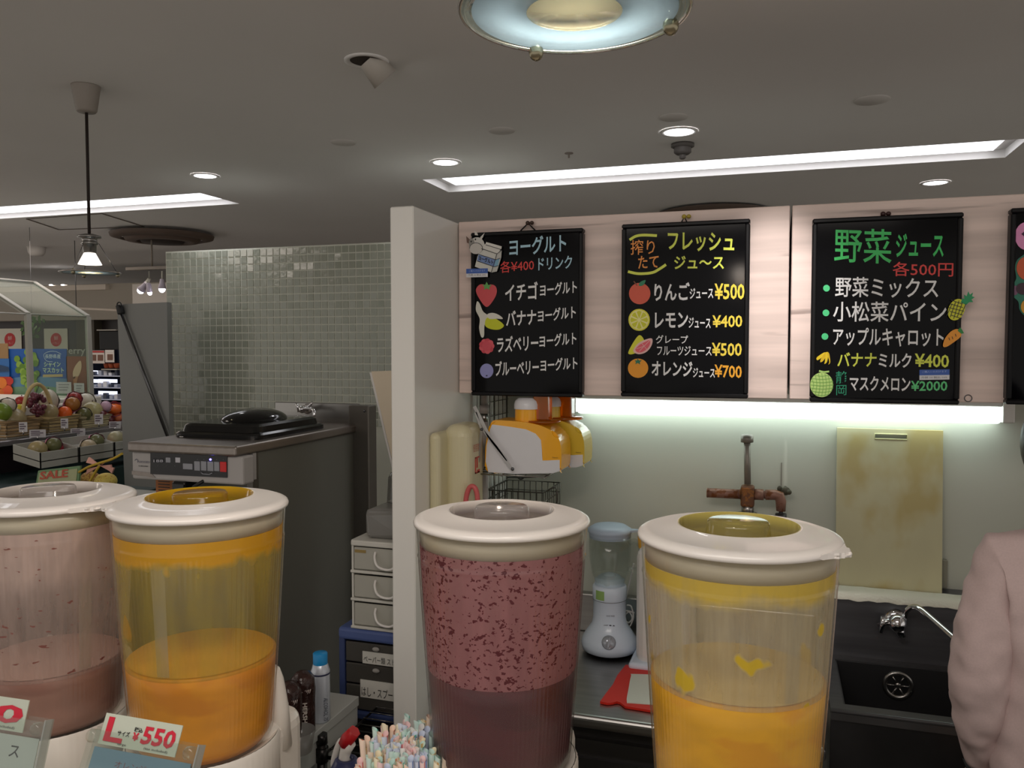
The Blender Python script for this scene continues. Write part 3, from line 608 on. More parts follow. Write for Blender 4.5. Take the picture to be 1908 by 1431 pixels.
# ============================================================ exposed copper pipework
t = thing('pipe_tap', at(1393, 960, Y=2.52), 'rusty copper pipe fitting with a steel riser on the wall', 'pipe')
PY = 2.56; cop = M('old_copper', (142, 104, 90), .5, .35, two=((120, 70, 40), (60, 60, 60), .56)); rust = M('rusty_brass', (112, 76, 54), .5, .4, two=((150, 98, 50), (70, 70, 70), .55)); gst = M('grey_steel', (140, 134, 126), .45, .4)
def pp(x, y, Y=None): return at(x, y, Y=Y or PY)
bm = B(); cyl(bm, pp(1393, 902), pp(1392, 822), .0098); obj('riser', bm, gst, t)
bm = B(); cyl(bm, pp(1392, 824), pp(1392, 812), .0185); lathe(bm, pp(1392, 812), [(.0185, 0), (.015, .004), (0, .0055)], 20); obj('riser_cap', bm, gst, t)
bm = B(); cyl(bm, pp(1317, 918), pp(1380, 921), .0145); lathe(bm, pp(1317, 918), [(.0145, 0), (.0155, .003)], 20, M4=Matrix.Rotation(PI/2, 3, 'Y')); obj('side_arm', bm, cop, t)
bm = B(); box(bm, pp(1393, 924), (.040, .038, .066), .008, 3); cyl(bm, pp(1380, 921), pp(1379, 921), .017); obj('valve_block', bm, rust, t)
bm = B(); cyl(bm, pp(1406, 921), pp(1423, 922), .0165); cyl(bm, pp(1423, 922), pp(1428, 922), .012); tube(bm, [tuple(p) for p in (pp(1426, 922), pp(1445, 922), pp(1452, 924), pp(1455, 934), pp(1455, 952))], [.0155, .0155, .016, .0155, .0135], 18); obj('elbow_arm', bm, cop, t)
bm = B(); cyl(bm, pp(1455, 952), pp(1455, 960), .006); cyl(bm, pp(1455, 957), pp(1455, 985), .016, .018); obj('hose_joint', bm, M('hose_black', (50, 48, 50), .5), t)
bm = B(); cyl(bm, pp(1393, 940), pp(1393, 956), .0175, .019); lathe(bm, pp(1393, 957), [(0, 0), (.028, 0), (.028, .003), (.018, .006)], 24); obj('base_collar', bm, steel, t)
bm = B(); ball(bm, pp(1464, 915, 2.585), .013, (1, .5, 1)); ball(bm, pp(1470, 917, 2.58), .008); ball(bm, pp(1453, 911, 2.6), .008, (1, .6, 1.2)); tube(bm, [pp(1464, 915, 2.585), Vector((pp(1464, 915, 2.585).x, 2.65, pp(1464, 915, 2.585).z))], .005, 8); obj('wall_knob', bm, M('knob_olive', (70, 66, 50), .6), t)
bm = B(); tube(bm, [at(1392+0, 958, Y=PY), Vector((pp(1393, 985).x, PY, pp(1393, 1010).z)), Vector((pp(1393, 985).x, 2.65, pp(1393, 1030).z))], .012, 12); obj('tail_pipe', bm, gst, t)
bm = B(); a = at(1456, 862, Y=2.648); b = at(1455, 905, Y=2.648); bx(bm, (a.x-.0008, 2.6475, b.z), (a.x+.0008, 2.65, a.z)); struct('trim_2', bm, M('seam_grey'))

# ============================================================ on and by the partition, right face
PX = -.871
cream = M('cream_plastic', (214, 206, 170), .35, coat=.2)
t = thing('cup_dispenser', (PX+.04, 2.1, 1.32), 'tall cream plastic dispenser box on the partition with red pictogram', 'dispenser')
y0, y1 = at(795, 800, X=PX).y, at(868, 800, X=PX+.0).y
zt = at(800, 806, X=PX).z
bm = B(); box(bm, (PX+.016, 2.085, (zt+1.16)/2), (.032, .20, zt-1.16), .015, 4); obj('back_shell', bm, cream, t)
bm = B(); box(bm, (PX+.055, 2.105, (zt+.018+1.16)/2), (.08, .135, zt+.018-1.16), .032, 6); obj('front_shell', bm, cream, t)
rp = flat((190, 70, 60)); xf = PX+.096
# pictogram on the face turned to the shop
def onface(y, z): return Vector((xf, y, z))
bm = B(); s = .0035
for (ya, za, yb_, zb) in ((2.085, 1.455, 2.115, 1.459), (2.085, 1.455, 2.089, 1.50), (2.085, 1.497, 2.115, 1.50), (2.097, 1.47, 2.103, 1.497), (2.10, 1.455, 2.118, 1.464)): bx(bm, (xf-.001, ya, za), (xf+.0008, yb_, zb))
obj('pictogram', bm, rp, t)
write('使用禁止', (xf+.0008, 2.068, 1.515), (xf+.0008, 2.13, 1.515), (0, 0, .022), flat((206, 130, 110)), t, .0)
bm = B(); tube(bm, path_smooth([tuple(at(*q, Y=2.03)) for q in ((869, 985), (868, 935), (873, 912), (880, 906), (887, 913), (890, 935), (889, 985))], 5), .0068, 10)
obj('ring_handle', bm, M('coral_plastic', (206, 96, 96), .4), label='coral pink looped handle hanging beside the cream dispenser', cat='handle')
# upright tube with cap in the corner
t = thing('support_pole', (PX+.03, 2.30, 1.1), 'grey round pole with collar standing by the partition beside the wire rack', 'pole')
c = (PX+.034, 2.33); bm = B(); cyl(bm, (*c, 1.10), (*c, 1.575), .0125, mi=0); obj('tube', bm, M('pole_grey', (172, 164, 160), .4), t)
bm = B(); cyl(bm, (*c, 1.572), (*c, 1.60), .0105); obj('neck', bm, steel, t); bm = B(); cyl(bm, (*c, 1.60), (*c, 1.625), .0155); cyl(bm, (*c, 1.625), (*c, 1.664), .0105); obj('cap', bm, M('pole_grey'), t)
# wire grid on the partition
t = thing('wire_grid', (PX+.01, 2.5, 1.1), 'chrome wire grid panel fixed to the partition in the corner', 'rack')
wire = M('wire_chrome', (150, 148, 142), .25, 1)
for k in range(12):
    z = 1.12+k*.046; bm = B(); cyl(bm, (PX+.012, 2.36, z), (PX+.012, 2.63, z), .0014, seg=6); obj('wire', bm, wire, t)
for k in range(7):
    y = 2.365+k*.043; bm = B(); cyl(bm, (PX+.009, y, 1.10), (PX+.009, y, 1.655), .0014 if k % 3 else .003, seg=6); obj('wire', bm, wire, t)
# folding bracket shelf carrying the juicers
SZJ = 1.452
t = thing('bracket_shelf', (-.72, 2.25, SZJ), 'folding metal shelf with slanting flat stays below the cabinet', 'shelf')
bm = B(); a = at(885, 861, Y=2.17); b = at(992, 883, Y=2.12)
xa, xb = a.x, b.x
for yy in (2.13, 2.17, 2.21, 2.25, 2.29, 2.33): cyl(bm, (xa, yy, SZJ-.004), (xb+.03, yy, SZJ-.004), .0022, seg=6)
for xx in (xa, (xa+xb)/2, xb+.03): cyl(bm, (xx, 2.13, SZJ-.006), (xx, 2.36, SZJ-.006), .0028, seg=6)
obj('wire_tray', bm, wire, t)
stay = M('stay_steel', (176, 174, 172), .3, .8)
def strap(p, q, w=.008):
    p = Vector(p); q = Vector(q); d = (q-p).normalized(); n = d.cross(Vector((0, 1, 0))).normalized()*w/2; bm = B(); poly(bm, [p+n, q+n, q-n, p-n], (0, .002, 0)); return bm
YS = 2.115
for p, q, w in (((884, 757), (912, 815), .010), ((912, 815), (955, 876), .007), ((886, 768), (897, 800), .007), ((897, 798), (945, 858), .006), ((897, 802), (891, 861), .008)):
    obj('stay', strap(at(*p, Y=YS), at(*q, Y=YS), w), stay, t)
bm = B(); ball(bm, at(897, 800, Y=YS-.003), .004); ball(bm, at(955, 874, Y=YS-.003), .005); obj('rivet', bm, dsteel, t)
# two juicers
jy = M('juicer_yellow', (246, 176, 22), .25, coat=.3); jyp = M('juicer_pale', (222, 190, 60), .25, coat=.3)
def juicer(dy, dx, lb, ym):
    t = thing('juicer', (-.66+dx, 2.2+dy, SZJ), lb, 'juicer', 'juicers on the bracket shelf')
    yf = 2.135+dy; w = .105
    def P(x, y): p = at(x, y, Y=2.135); return (p.x+dx, yf, p.z)
    out = [(908, 880), (904, 860), (905, 830), (910, 800), (914, 787), (925, 783), (960, 785), (990, 789), (1012, 795), (1033, 806), (1043, 822), (1046, 845), (1045, 872), (1043, 877), (1030, 880), (960, 881)]
    bm = B(); poly(bm, [P(*q) for q in loop_smooth(out, 3)], (0, w, 0)); bmesh.ops.bevel(bm, geom=[e for e in bm.edges if abs((e.verts[0].co-e.verts[1].co).y) < 1e-5], offset=.008, segments=3, affect='EDGES'); obj('shell', bm, ym, t, smooth=False)
    side = [(910, 880), (905, 860), (907, 830), (913, 800), (917, 791), (950, 795), (980, 800), (998, 808), (1008, 820), (1010, 840), (1010, 859), (1043, 857), (1043, 878), (1030, 882), (960, 883)]
    bm = B(); poly(bm, [tuple(Vector(P(*q))+Vector((0, -.002, 0))) for q in side], (0, w+.004, 0)); bmesh.ops.bevel(bm, geom=[e for e in bm.edges if abs((e.verts[0].co-e.verts[1].co).y) < 1e-5], offset=.0015, segments=2, affect='EDGES'); obj('side_cover', bm, M('juicer_white', (222, 222, 226), .3, coat=.2), t)
    c = Vector(P(972, 783)); bm = B(); lathe(bm, c+Vector((0, .05, -.006)), [(.034, 0), (.033, .036), (.033, .04)], 32); lathe(bm, c+Vector((0, .05, .034)), [(.033, 0), (0, 0)], 32); obj('feed_neck', bm, ym, t)
    bm = B(); lathe(bm, c+Vector((0, .05, .028)), [(.036, 0), (.036, .012), (.033, .022), (.024, .03), (0, .032)], 32); cp = obj('neck_cap', bm, M('juicer_white'), t)
    bm = B(); c2 = Vector(P(1000, 786))+Vector((0, .06, 0)); bx(bm, c2+Vector((-.022, -.022, 0)), c2+Vector((.022, .022, .075)), .004); lathe(bm, c2, [(0, -.006), (.05, -.006), (.05, 0), (0, 0)], 32); obj('hopper', bm, thin('hopper_amber', (238, 150, 40), .85, .1, .35), t)
    a = Vector(P(1030, 852)); write('Panasonic', (a.x, yf-.0025, a.z-.002), (a.x+.015, yf-.0025, a.z-.002), (0, 0, .004), flat((60, 40, 20)), t, 0, res=1)
    return t
juicer(0, 0, 'white and orange juicer in front on the bracket shelf', jy)
juicer(.125, .035, 'second white and yellow juicer, behind the front one on the shelf', jyp)
# wire basket under the shelf
t = thing('wire_basket', (-.72, 2.45, 1.30), 'small dark wire basket hanging in the corner behind the purple juice', 'basket')
bm = B()
def bl(pts, r=.0016): tube(bm, pts, r, 6)
xb0, xb1, yb0, yb1, zb = -.84, -.66, 2.36, 2.56, 1.362
for z in (zb, zb-.03, zb-.07): bl([(xb0, yb0, z), (xb1, yb0, z), (xb1, yb1, z), (xb0, yb1, z), (xb0, yb0, z)], .002)
for k in range(10):
    x = xb0+(xb1-xb0)*k/9; bl([(x, yb0, zb), (x, yb0, zb-.07), (x, yb1, zb-.07), (x, yb1, zb)])
for k in range(1, 8):
    y = yb0+(yb1-yb0)*k/8; bl([(xb0, y, zb), (xb0, y, zb-.07), (xb1, y, zb-.07), (xb1, y, zb)])
bl(path_smooth([(xb1, yb0+.03, zb), (xb1+.03, yb0+.03, zb+.012), (xb1+.035, yb0+.03, zb-.02), (xb1+.03, yb0+.03, zb-.07)]), .002)
obj('wire_frame', bm, M('wire_dark', (96, 92, 86), .3, 1), t)
bm = B(); bl(path_smooth([(-.78, 2.45, 1.45), (-.78, 2.45, 1.41), (-.76, 2.45, 1.385), (-.74, 2.45, 1.40)]), .003); bl([(-.80, 2.44, 1.39), (-.70, 2.42, 1.40)], .003); obj('hook', bm, dsteel, t)

# ============================================================ on the worktop
WZ = .865
glassy = thin('clear_glass', (250, 252, 250), .95, .05, .03)
lav = M('lavender_plastic', (222, 234, 250), .3, coat=.3)
c = Vector((-.475, 2.455, WZ)); t = thing('blender', tuple(c), 'pale blue tabletop blender with clear glass jug on the worktop', 'blender')
k = 1.0
bm = B(); lathe(bm, c, [(0, .006), (.07, .006), (.082, .012), (.086, .03), (.082, .048), (.066, .072), (.054, .09), (.050, .11), (.050, .165), (.052, .168), (.052, .205), (.047, .212), (.040, .205), (0, .20)], 48); obj('base', bm, lav, t)
bm = B(); lathe(bm, c, [(.0505, .1655), (.0525, .1668), (.0505, .168)], 48, closed=True); obj('seam', bm, dsteel, t)
d = Vector((math.sin(YAW+.18), -math.cos(YAW+.18), 0)); d = Vector((-d.x if False else .17, -.985, 0)).normalized()
Rk = Vector((0, 0, 1)).rotation_difference((d+Vector((0, 0, .35))).normalized()).to_matrix()
kc = c+d*.078+Vector((0, 0, .056)); bm = B(); lathe(bm, kc, [(.020, -.012), (.021, .002), (.018, .006), (0, .006)], 28, M4=Rk); box(bm, kc+Rk @ Vector((0, 0, .007)), (.008, .034, .008), .003, rot=Rk); obj('knob', bm, M('knob_grey', (176, 182, 192), .2, .4), t)
bm = B(); lathe(bm, c, [(.054, .238), (.062, .29), (.064, .362), (.061, .362), (.059, .29), (.050, .238), (.044, .215)], 40, rip=lambda a, z: 1+.03*max(0, math.cos(4*a))**8); obj('jug', bm, glassy, t)
bm = B(); lathe(bm, c, [(.044, .205), (.046, .225), (.03, .238), (0, .24)], 24); ball(bm, c+Vector((0, 0, .235)), .02, (1, 1, .6)); obj('blade_seat', bm, M('seat_blue', (190, 208, 222), .4), t)
bm = B(); lathe(bm, c, [(.063, .355), (.064, .370), (.0675, .373), (.067, .381), (.05, .392), (0, .395)], 40); poly(bm, [c+Vector(q) for q in ((.05, -.02, .376), (.088, -.008, .378), (.088, .008, .378), (.05, .02, .376))], (0, 0, .006)); obj('jug_lid', bm, M('lid_lavender', (176, 190, 208), .4), t)
bm = B(); tube(bm, path_smooth([tuple(c+Vector(q)) for q in ((.060, 0, .34), (.076, 0, .350), (.092, 0, .334), (.094, 0, .30), (.088, 0, .268), (.072, 0, .258), (.056, 0, .263))], 4), .0075, 10); obj('jug_handle', bm, glassy, t)
def onblend(ang, z, r): return Vector((c.x+r*math.sin(ang), c.y-r*math.cos(ang), c.z+z))
bm = B()
for i in range(8):
    a0, a1 = -.72+i*.075, -.72+(i+1)*.075; bm.faces.new([bm.verts.new(onblend(a, z, .0522)) for a, z in ((a0, .172), (a1, .172), (a1, .200), (a0, .200))])
obj('green_label', bm, M('green_sticker', (150, 186, 108), .6), t)
write('FOOD MIXER', onblend(.02, .125, .0515), onblend(.5, .125, .0515), (0, 0, .0045), flat((60, 60, 80)), t, .0)
write('OFF ■ ▲', onblend(-.12, .098, .056), onblend(.5, .098, .056), (0, -.001, .004), flat((60, 60, 80)), t, .0)
# white appliance beside it
t = thing('juice_squeezer', (-.30, 2.5, WZ), 'white countertop squeezer with yellow top, mostly hidden by the right juice bowl', 'juicer')
c = Vector((-.30, 2.44, WZ)); bm = B(); box(bm, c+Vector((0, 0, .18)), (.16, .2, .36), .04, 4); obj('body', bm, white_pl, t)
bm = B(); lathe(bm, c, [(.085, .34), (.087, .37), (.07, .40), (.03, .41), (0, .41)], 32); obj('yellow_top', bm, jy, t)
bm = B(); box(bm, c+Vector((0, 0, .012)), (.19, .23, .022), .01, 3); obj('foot', bm, lav, t)
bm = B(); tube(bm, path_smooth([tuple(at(*q, Y=2.5)) for q in ((1181, 1050), (1172, 1090), (1166, 1115))], 4), .003, 6)
tube(bm, path_smooth([tuple(at(*q, Y=2.5)) for q in ((1182, 1142), (1166, 1138), (1158, 1148), (1170, 1160), (1178, 1152), (1172, 1140), (1164, 1150), (1172, 1168), (1180, 1150), (1176, 1130), (1168, 1128))], 4), .0025, 6); obj('power_cord', bm, M('cord_white', (206, 204, 200), .5), label='bundled white power cord between the blender and the squeezer', cat='cord')
# red mat with white panel
t = thing('pot_mat', (-.27, 2.18, WZ), 'red mat with rounded white centre panel, wavy edge, lying on the worktop', 'mat')
out = [(1118, 1311), (1128, 1297), (1142, 1279), (1150, 1262), (1158, 1252), (1166, 1242), (1180, 1244), (1215, 1246), (1300, 1251), (1385, 1257), (1392, 1265), (1400, 1285), (1404, 1310), (1410, 1330), (1395, 1337), (1380, 1333), (1300, 1333), (1214, 1328), (1190, 1324), (1165, 1320), (1156, 1313), (1150, 1311), (1142, 1313), (1132, 1314)]
bm = B(); poly(bm, [at(*q, Z=WZ+.001) for q in out], (0, 0, .006)); obj('mat_sheet', bm, M('mat_red', (222, 44, 26), .5), t)
bm = B(); poly(bm, [at(*q, Z=WZ+.0075) for q in loop_smooth([(1168, 1308), (1171, 1285), (1176, 1260), (1182, 1257), (1250, 1260), (1340, 1266), (1352, 1272), (1356, 1300), (1352, 1318), (1270, 1317), (1180, 1311)], 4)], (0, 0, .002)); obj('white_panel', bm, M('mat_white', (222, 226, 214), .45), t)
bm = B(); a = at(1545, 1245, Z=WZ+.02); tube(bm, path_smooth([tuple(at(*q, Z=.90)) for q in ((1532, 1212), (1542, 1217), (1551, 1224), (1545, 1232), (1536, 1240), (1546, 1246), (1538, 1252))], 4), .004, 6); obj('white_strap', bm, white_pl, label='small white plastic strap at the left edge of the sink', cat='strap')

# ============================================================ JUICE DISPENSERS
bowl_m = thin('bowl_plastic', (252, 252, 250), .96, .10, .03)
cap_m = thin('cap_plastic', (248, 246, 244), .93, .12, .16)
lid_m = M('lid_white', (226, 220, 214), .28, coat=.25)
plug_m = thin('plug_cream', (238, 230, 208), .8, .3, .88)
house_m = M('housing_white', (224, 218, 208), .35, coat=.15)
CTR = 1.00   # counter top the machines stand on
def rip(a, z):
    v = 1+.0036*math.cos(104*a)
    for q in (.62, -.66, 2.2, -2.3): v -= .012*math.exp(-((a-PI/2*0-q+PI) % (2*PI)-PI)**2/.0035)
    return v
def dispenser(cx, cy, zt, R, lid_ang, zl, juice_m, film_m, lb, label_extra, cap_mat=None, zb=1.345, ribs=(), froth=(230, 200, 140)):
    if not label_extra: zb = 1.315
    t = thing('juice_dispenser', (cx, cy, CTR), lb, 'juice dispenser')
    c = Vector((cx, cy, zb)); H = zt-.012-zb; Rb = R*.80
    def rad(z): u = max(0, min(1, z/H)); return Rb+(R-Rb)*u**.85
    def rp(a, z):
        return rip(a+1.9, z) if .02 < z < H*.86 else 1.0
    # bowl wall: rim, smooth band, fluted body, rounded foot
    n = 18; prof = [(Rb*.80, .0), (Rb*.93, .004), (rad(.015), .015)]
    prof += [(rad(H*k/n), H*k/n) for k in range(2, n)]+[(R, H-.004), (R*1.01, H)]
    prof.insert(-4, (rad(H*.855), H*.855)); prof += [(rad(H*.868), H*.868), (rad(H*.874)*1.010, H*.874), (rad(H*.880), H*.880)]; prof.sort(key=lambda q: q[1])
    bm = B(); lathe(bm, c, prof, 416, rip=rp); bw = obj('bowl', bm, bowl_m, t)
    # residue film just inside
    z0 = zl-zb; bm = B(); lathe(bm, c, [(rad(z0)*.975, z0-.002)]+[(rad(z0+(H-.022-z0)*k/8)*.975, z0+(H-.022-z0)*k/8) for k in range(1, 9)], 96)
    o = obj('juice_film', bm, film_m, bw)
    # juice body
    bm = B(); lathe(bm, c, [(0, .003), (Rb*.9, .006)]+[(rad(z0*k/6)*.972, z0*k/6) for k in range(1, 7)]+[(rad(z0)*.955, z0+.001), (0, z0)], 96); obj('juice', bm, juice_m, t)
    # smooth moulded panel strips on the fluted wall, froth on the juice
    face = math.atan2(-cy, -cx)
    for q in ribs:
        a_ = face+math.radians(q); bm = B(); prev = None
        for k in range(10):
            z = z0+.004+(H*.84-z0)*k/9; cur = [bm.verts.new(c+Vector((rad(z)*.965*math.cos(a_+w), rad(z)*.965*math.sin(a_+w), z))) for w in (-.085, .085)]
            if prev: bm.faces.new((prev[0], prev[1], cur[1], cur[0]))
            prev = cur
        obj('moulded_strip', bm, thin('strip_plastic', (226, 222, 206), .9, .25, .38), bw)
    bm = B(); lathe(bm, c, [(0, z0+.0025), (rad(z0)*.94, z0+.002)], 64); obj('froth', bm, M('froth_%d_%d_%d' % froth, froth, .5, noise=((20, 20, 20), .08)), t)
    # lid ring
    T = Vector((cx, cy, zt)); Ro = R*1.035
    bm = B(); lathe(bm, T, [(Ro*.97, -.013), (Ro*.995, -.012), (Ro, -.0095), (Ro*.99, -.007), (Ro*.97, -.0055), (Ro*.90, -.003), (Ro*.885, -.0035), (R*.64, .003), (R*.615, .003), (R*.60, .001), (R*.60, -.010), (R*.64, -.010), (Ro*.93, -.013)], 72, closed=True); ld = obj('lid', bm, lid_m, t)
    bm = B(); lathe(bm, T, [(R*.965, -.014), (R*.955, -.034), (R*.93, -.034), (R*.92, -.014)], 72, closed=True); obj('lid_plug', bm, plug_m, ld)
    if lid_ang is not None:
        dv = Vector((math.cos(lid_ang), math.sin(lid_ang), 0)); nv = Vector((-dv.y, dv.x, 0))
        pts = [T+dv*Ro*u+nv*Ro*w+Vector((0, 0, -.0122)) for u, w in ((.93, -.30), (.985, -.22), (1.04, -.12), (1.105, -.055), (1.12, 0), (1.105, .055), (1.04, .12), (.985, .22), (.93, .30))]
        bm = B(); poly(bm, loop_smooth([tuple(p) for p in pts], 3), (0, 0, .0052)); bmesh.ops.bevel(bm, geom=[e for e in bm.edges if abs(e.verts[0].co.z-e.verts[1].co.z) < 1e-6], offset=.0022, segments=2, affect='EDGES'); obj('spout_tab', bm, lid_m, ld)
    bm = B(); lathe(bm, T, [(R*.615, .0035), (R*.60, .003), (R*.585, -.010), (R*.54, -.013), (R*.36, -.013), (R*.33, -.010), (R*.32, .004), (R*.30, .0065), (0, .007)], 64); cp = obj('lid_cap', bm, cap_mat or cap_m, ld)
    # collar, housing, back post
    Z = Vector((cx, cy, zb))
    bm = B(); lathe(bm, Z, [(Rb*1.10, .010), (Rb*1.13, .006), (Rb*1.13, -.045), (Rb*1.08, -.05), (Rb*.9, -.05)], 160, rip=lambda a, z: 1+.004*math.cos(64*a)); lathe(bm, Z, [(Rb*1.09, .010), (Rb*.8, -.002), (0, -.002)], 64); obj('collar', bm, house_m, t)
    bm = B(); box(bm, (cx, cy+.015, (zb-.05+CTR)/2), (R*(1.6 if label_extra else 1.5), .17, zb-.05-CTR), .03, 4); box(bm, (cx, cy+.055, zb-.035), (R*(1.62 if label_extra else 1.4), .09, .11), .022, 4); obj('housing', bm, house_m, t)
    for s in ((-1, 1) if label_extra else ()):
        bm = B(); p0 = Vector((cx+s*R*.68, cy+.055, zb)); tube(bm, [p0+Vector((0, 0, -.02)), p0+Vector((0, 0, .03)), p0+Vector((-.002*s, 0, .065)), p0+Vector((-.004*s, 0, .078)), p0+Vector((-.004*s, 0, .082))], [.017, .013, .009, .006, .002], 14); obj('locking_post', bm, house_m, t)
    bm = B(); p = Vector((cx+R*.9, cy-.02, zb-.055)); tube(bm, [p, p+Vector((.045, -.01, .006))], [.009, .007], 12); ball(bm, p+Vector((.047, -.01, .006)), .009); obj('side_peg', bm, house_m, t)
    return t
def juice(name, rgb, rgb2):
    return M(name, rgb, .35, noise=((30, 30, 60), .10), two=(rgb2, (12, 12, 30), .54))
dispenser(*at(90, 920, D=1.035)[:2], 1.618, .099, -.25, 1.406, juice('pink_juice', (164, 122, 108), (152, 108, 96)),
          film('pink_film', (224, 196, 186), .24, .42, (90, 90, 14), [(0, .05), (.09, .04), (.13, .0), (.165, .12), (.19, .42), (.30, .5)], ((150, 92, 84), (60, 60, 150), .84)),
          'juice dispenser at the left edge with a pale pink drink under a fogged bowl', True, zb=1.327, ribs=(24,), froth=(200, 160, 146))
dispenser(*at(373, 944, D=.983)[:2], 1.620, .099, -2.75, 1.431, juice('orange_juice', (228, 150, 4), (214, 134, 2)),
          film('orange_film', (210, 190, 66), .16, .40, (60, 60, 9), [(0, .05), (.12, .02), (.19, .06), (.212, .12), (.224, .95), (.30, 1)], None, ((236, 176, 14), (22, 22, 12), .69, True)),
          'juice dispenser with bright orange juice and yellow-smeared bowl, second from the left', True, thin('cap_yellow', (236, 206, 60), .85, .12, .22), zb=1.321, ribs=(-29,), froth=(236, 168, 20))
dispenser(*at(935, 978, D=.949)[:2], 1.610, .0985, None, 1.436, juice('purple_juice', (84, 30, 38), (74, 26, 34)),
          film('berry_film', (186, 124, 128), .66, .86, (60, 60, 8), [(0, .08), (.30, .05)], ((104, 22, 36), (170, 170, 210), .745)),
          'juice dispenser with dark purple berry juice, bowl speckled with pulp, third from the left', False, ribs=(-41,), froth=(140, 70, 80))
dispenser(*at(1375, 1003, D=.842)[:2], 1.616, .0985, -.42, 1.463, juice('yellow_juice', (232, 170, 4), (222, 154, 2)),
          film('yellow_film', (222, 208, 176), .30, .52, (90, 90, 8), [(0, .06), (.2, .02), (.212, .03), (.226, .6), (.30, .6)], None, ((240, 206, 40), (26, 26, 22), .635, True)),
          'juice dispenser with yellow juice and clear scratched bowl, nearest and rightmost', False, thin('cap_lemon', (228, 220, 150), .88, .12, .25), ribs=(-39, 35), froth=(238, 206, 130))
# front counter
bm = B(); bx(bm, (-1.02, .45, .94), (.9, 1.10, CTR), .01); bx(bm, (-1.0, .50, 0), (.88, 1.05, .94)); obj('service_counter', bm, M('counter_laminate', (206, 196, 184), .4), label='pale service counter the juice dispensers stand on', cat='counter')

# ============================================================ price cards in acrylic holders
acr = thin('acrylic', (250, 253, 251), .965, .05, .02); redp = flat((206, 30, 56)); blk = flat((36, 36, 36)); cardm = M('price_card', (196, 202, 186), .6)
def price_stand(TL, TR, BLx, lb, digits, full, col2, Y0):
    a = at(*TL, Y=Y0); b = at(*TR, Y=Y0); cc = at(*BLx, X=a.x); up = (a-cc); right = (b-a); nrm = right.cross(up).normalized()
    if nrm.y > 0: nrm = -nrm
    t = thing('price_stand', tuple(cc+right/2+Vector((0, 0, -.1))), lb, 'price stand')
    def Q(u, v, o=0): return cc+right*u+up*v+nrm*o
    def sheet(u0, u1, v0, v1, o, th, mat, name, par=None):
        bm = B(); poly(bm, [Q(u0, v0, o), Q(u1, v0, o), Q(u1, v1, o), Q(u0, v1, o)], nrm*th); return obj(name, bm, mat, par or t)
    cd = sheet(0, 1, 0, 1, 0, .001, cardm, 'price_card')
    W_ = lambda s, u0, u1, v, h, m, w=.02, sl=0: write(s, Q(u0, v, .0016), Q(u1, v, .0016), up*h, m, t, w, 0, out=nrm, slant=sl)
    if full:
        sheet(.06, .135, .12, .90, .0012, .0006, redp, 'red_l'); sheet(.06, .30, .12, .27, .0013, .0006, redp, 'red_l')
        W_('サイズ', .22, .38, .36, .16, blk); W_('large', .26, .37, .04, .1, blk, 0); W_('税込', .42, .53, .56, .15, blk, .03); W_('¥', .42, .50, .28, .26, redp, .04)
    W_(digits, .53 if full else -.1, .95, .22, .58, redp, .03, .04); W_('(tax included)', .60, .90, .05, .10, blk, 0)
    sheet(-.09, 1.30, -1.6, .52, -.004, .0025, acr, 'acrylic_back'); sheet(-.09, 1.30, -1.6, .45, .004, .0025, acr, 'acrylic_front')
    e = sheet(1.285, 1.30, -1.6, .52, -.004, .011, thin('acrylic_edge', (240, 244, 240), .7, .1, .4), 'acrylic_edge')
    sheet(-.02, 1.22, -1.6, -.10, .0005, .001, col2, 'lower_card')
    if not full: W_('ス', .9, 1.02, -.75, .35, blk, .01)
    else: W_('オレンジ', .3, .7, -.62, .2, flat((120, 70, 80)), .0)
    for u in (-.05, 1.2):
        p = Q(u, .22, .006); R3 = Vector((0, 0, 1)).rotation_difference(nrm).to_matrix(); bm = B(); lathe(bm, p, [(.0062, -.008), (.0062, .002), (.0045, .004), (0, .004)], 20, M4=R3); obj('rivet', bm, acr, t)
    return t
price_stand((200, 1328), (342, 1352), (183, 1385), 'clear acrylic stand with L size 550 yen card before the orange juice', '550', True, M('card_blue', (108, 140, 160), .6), .655)
price_stand((-90, 1284), (56, 1305), (-104, 1342), 'clear acrylic stand at bottom left with red price digits and white lower card', '600', False, M('card_pale', (186, 192, 186), .6), .655)

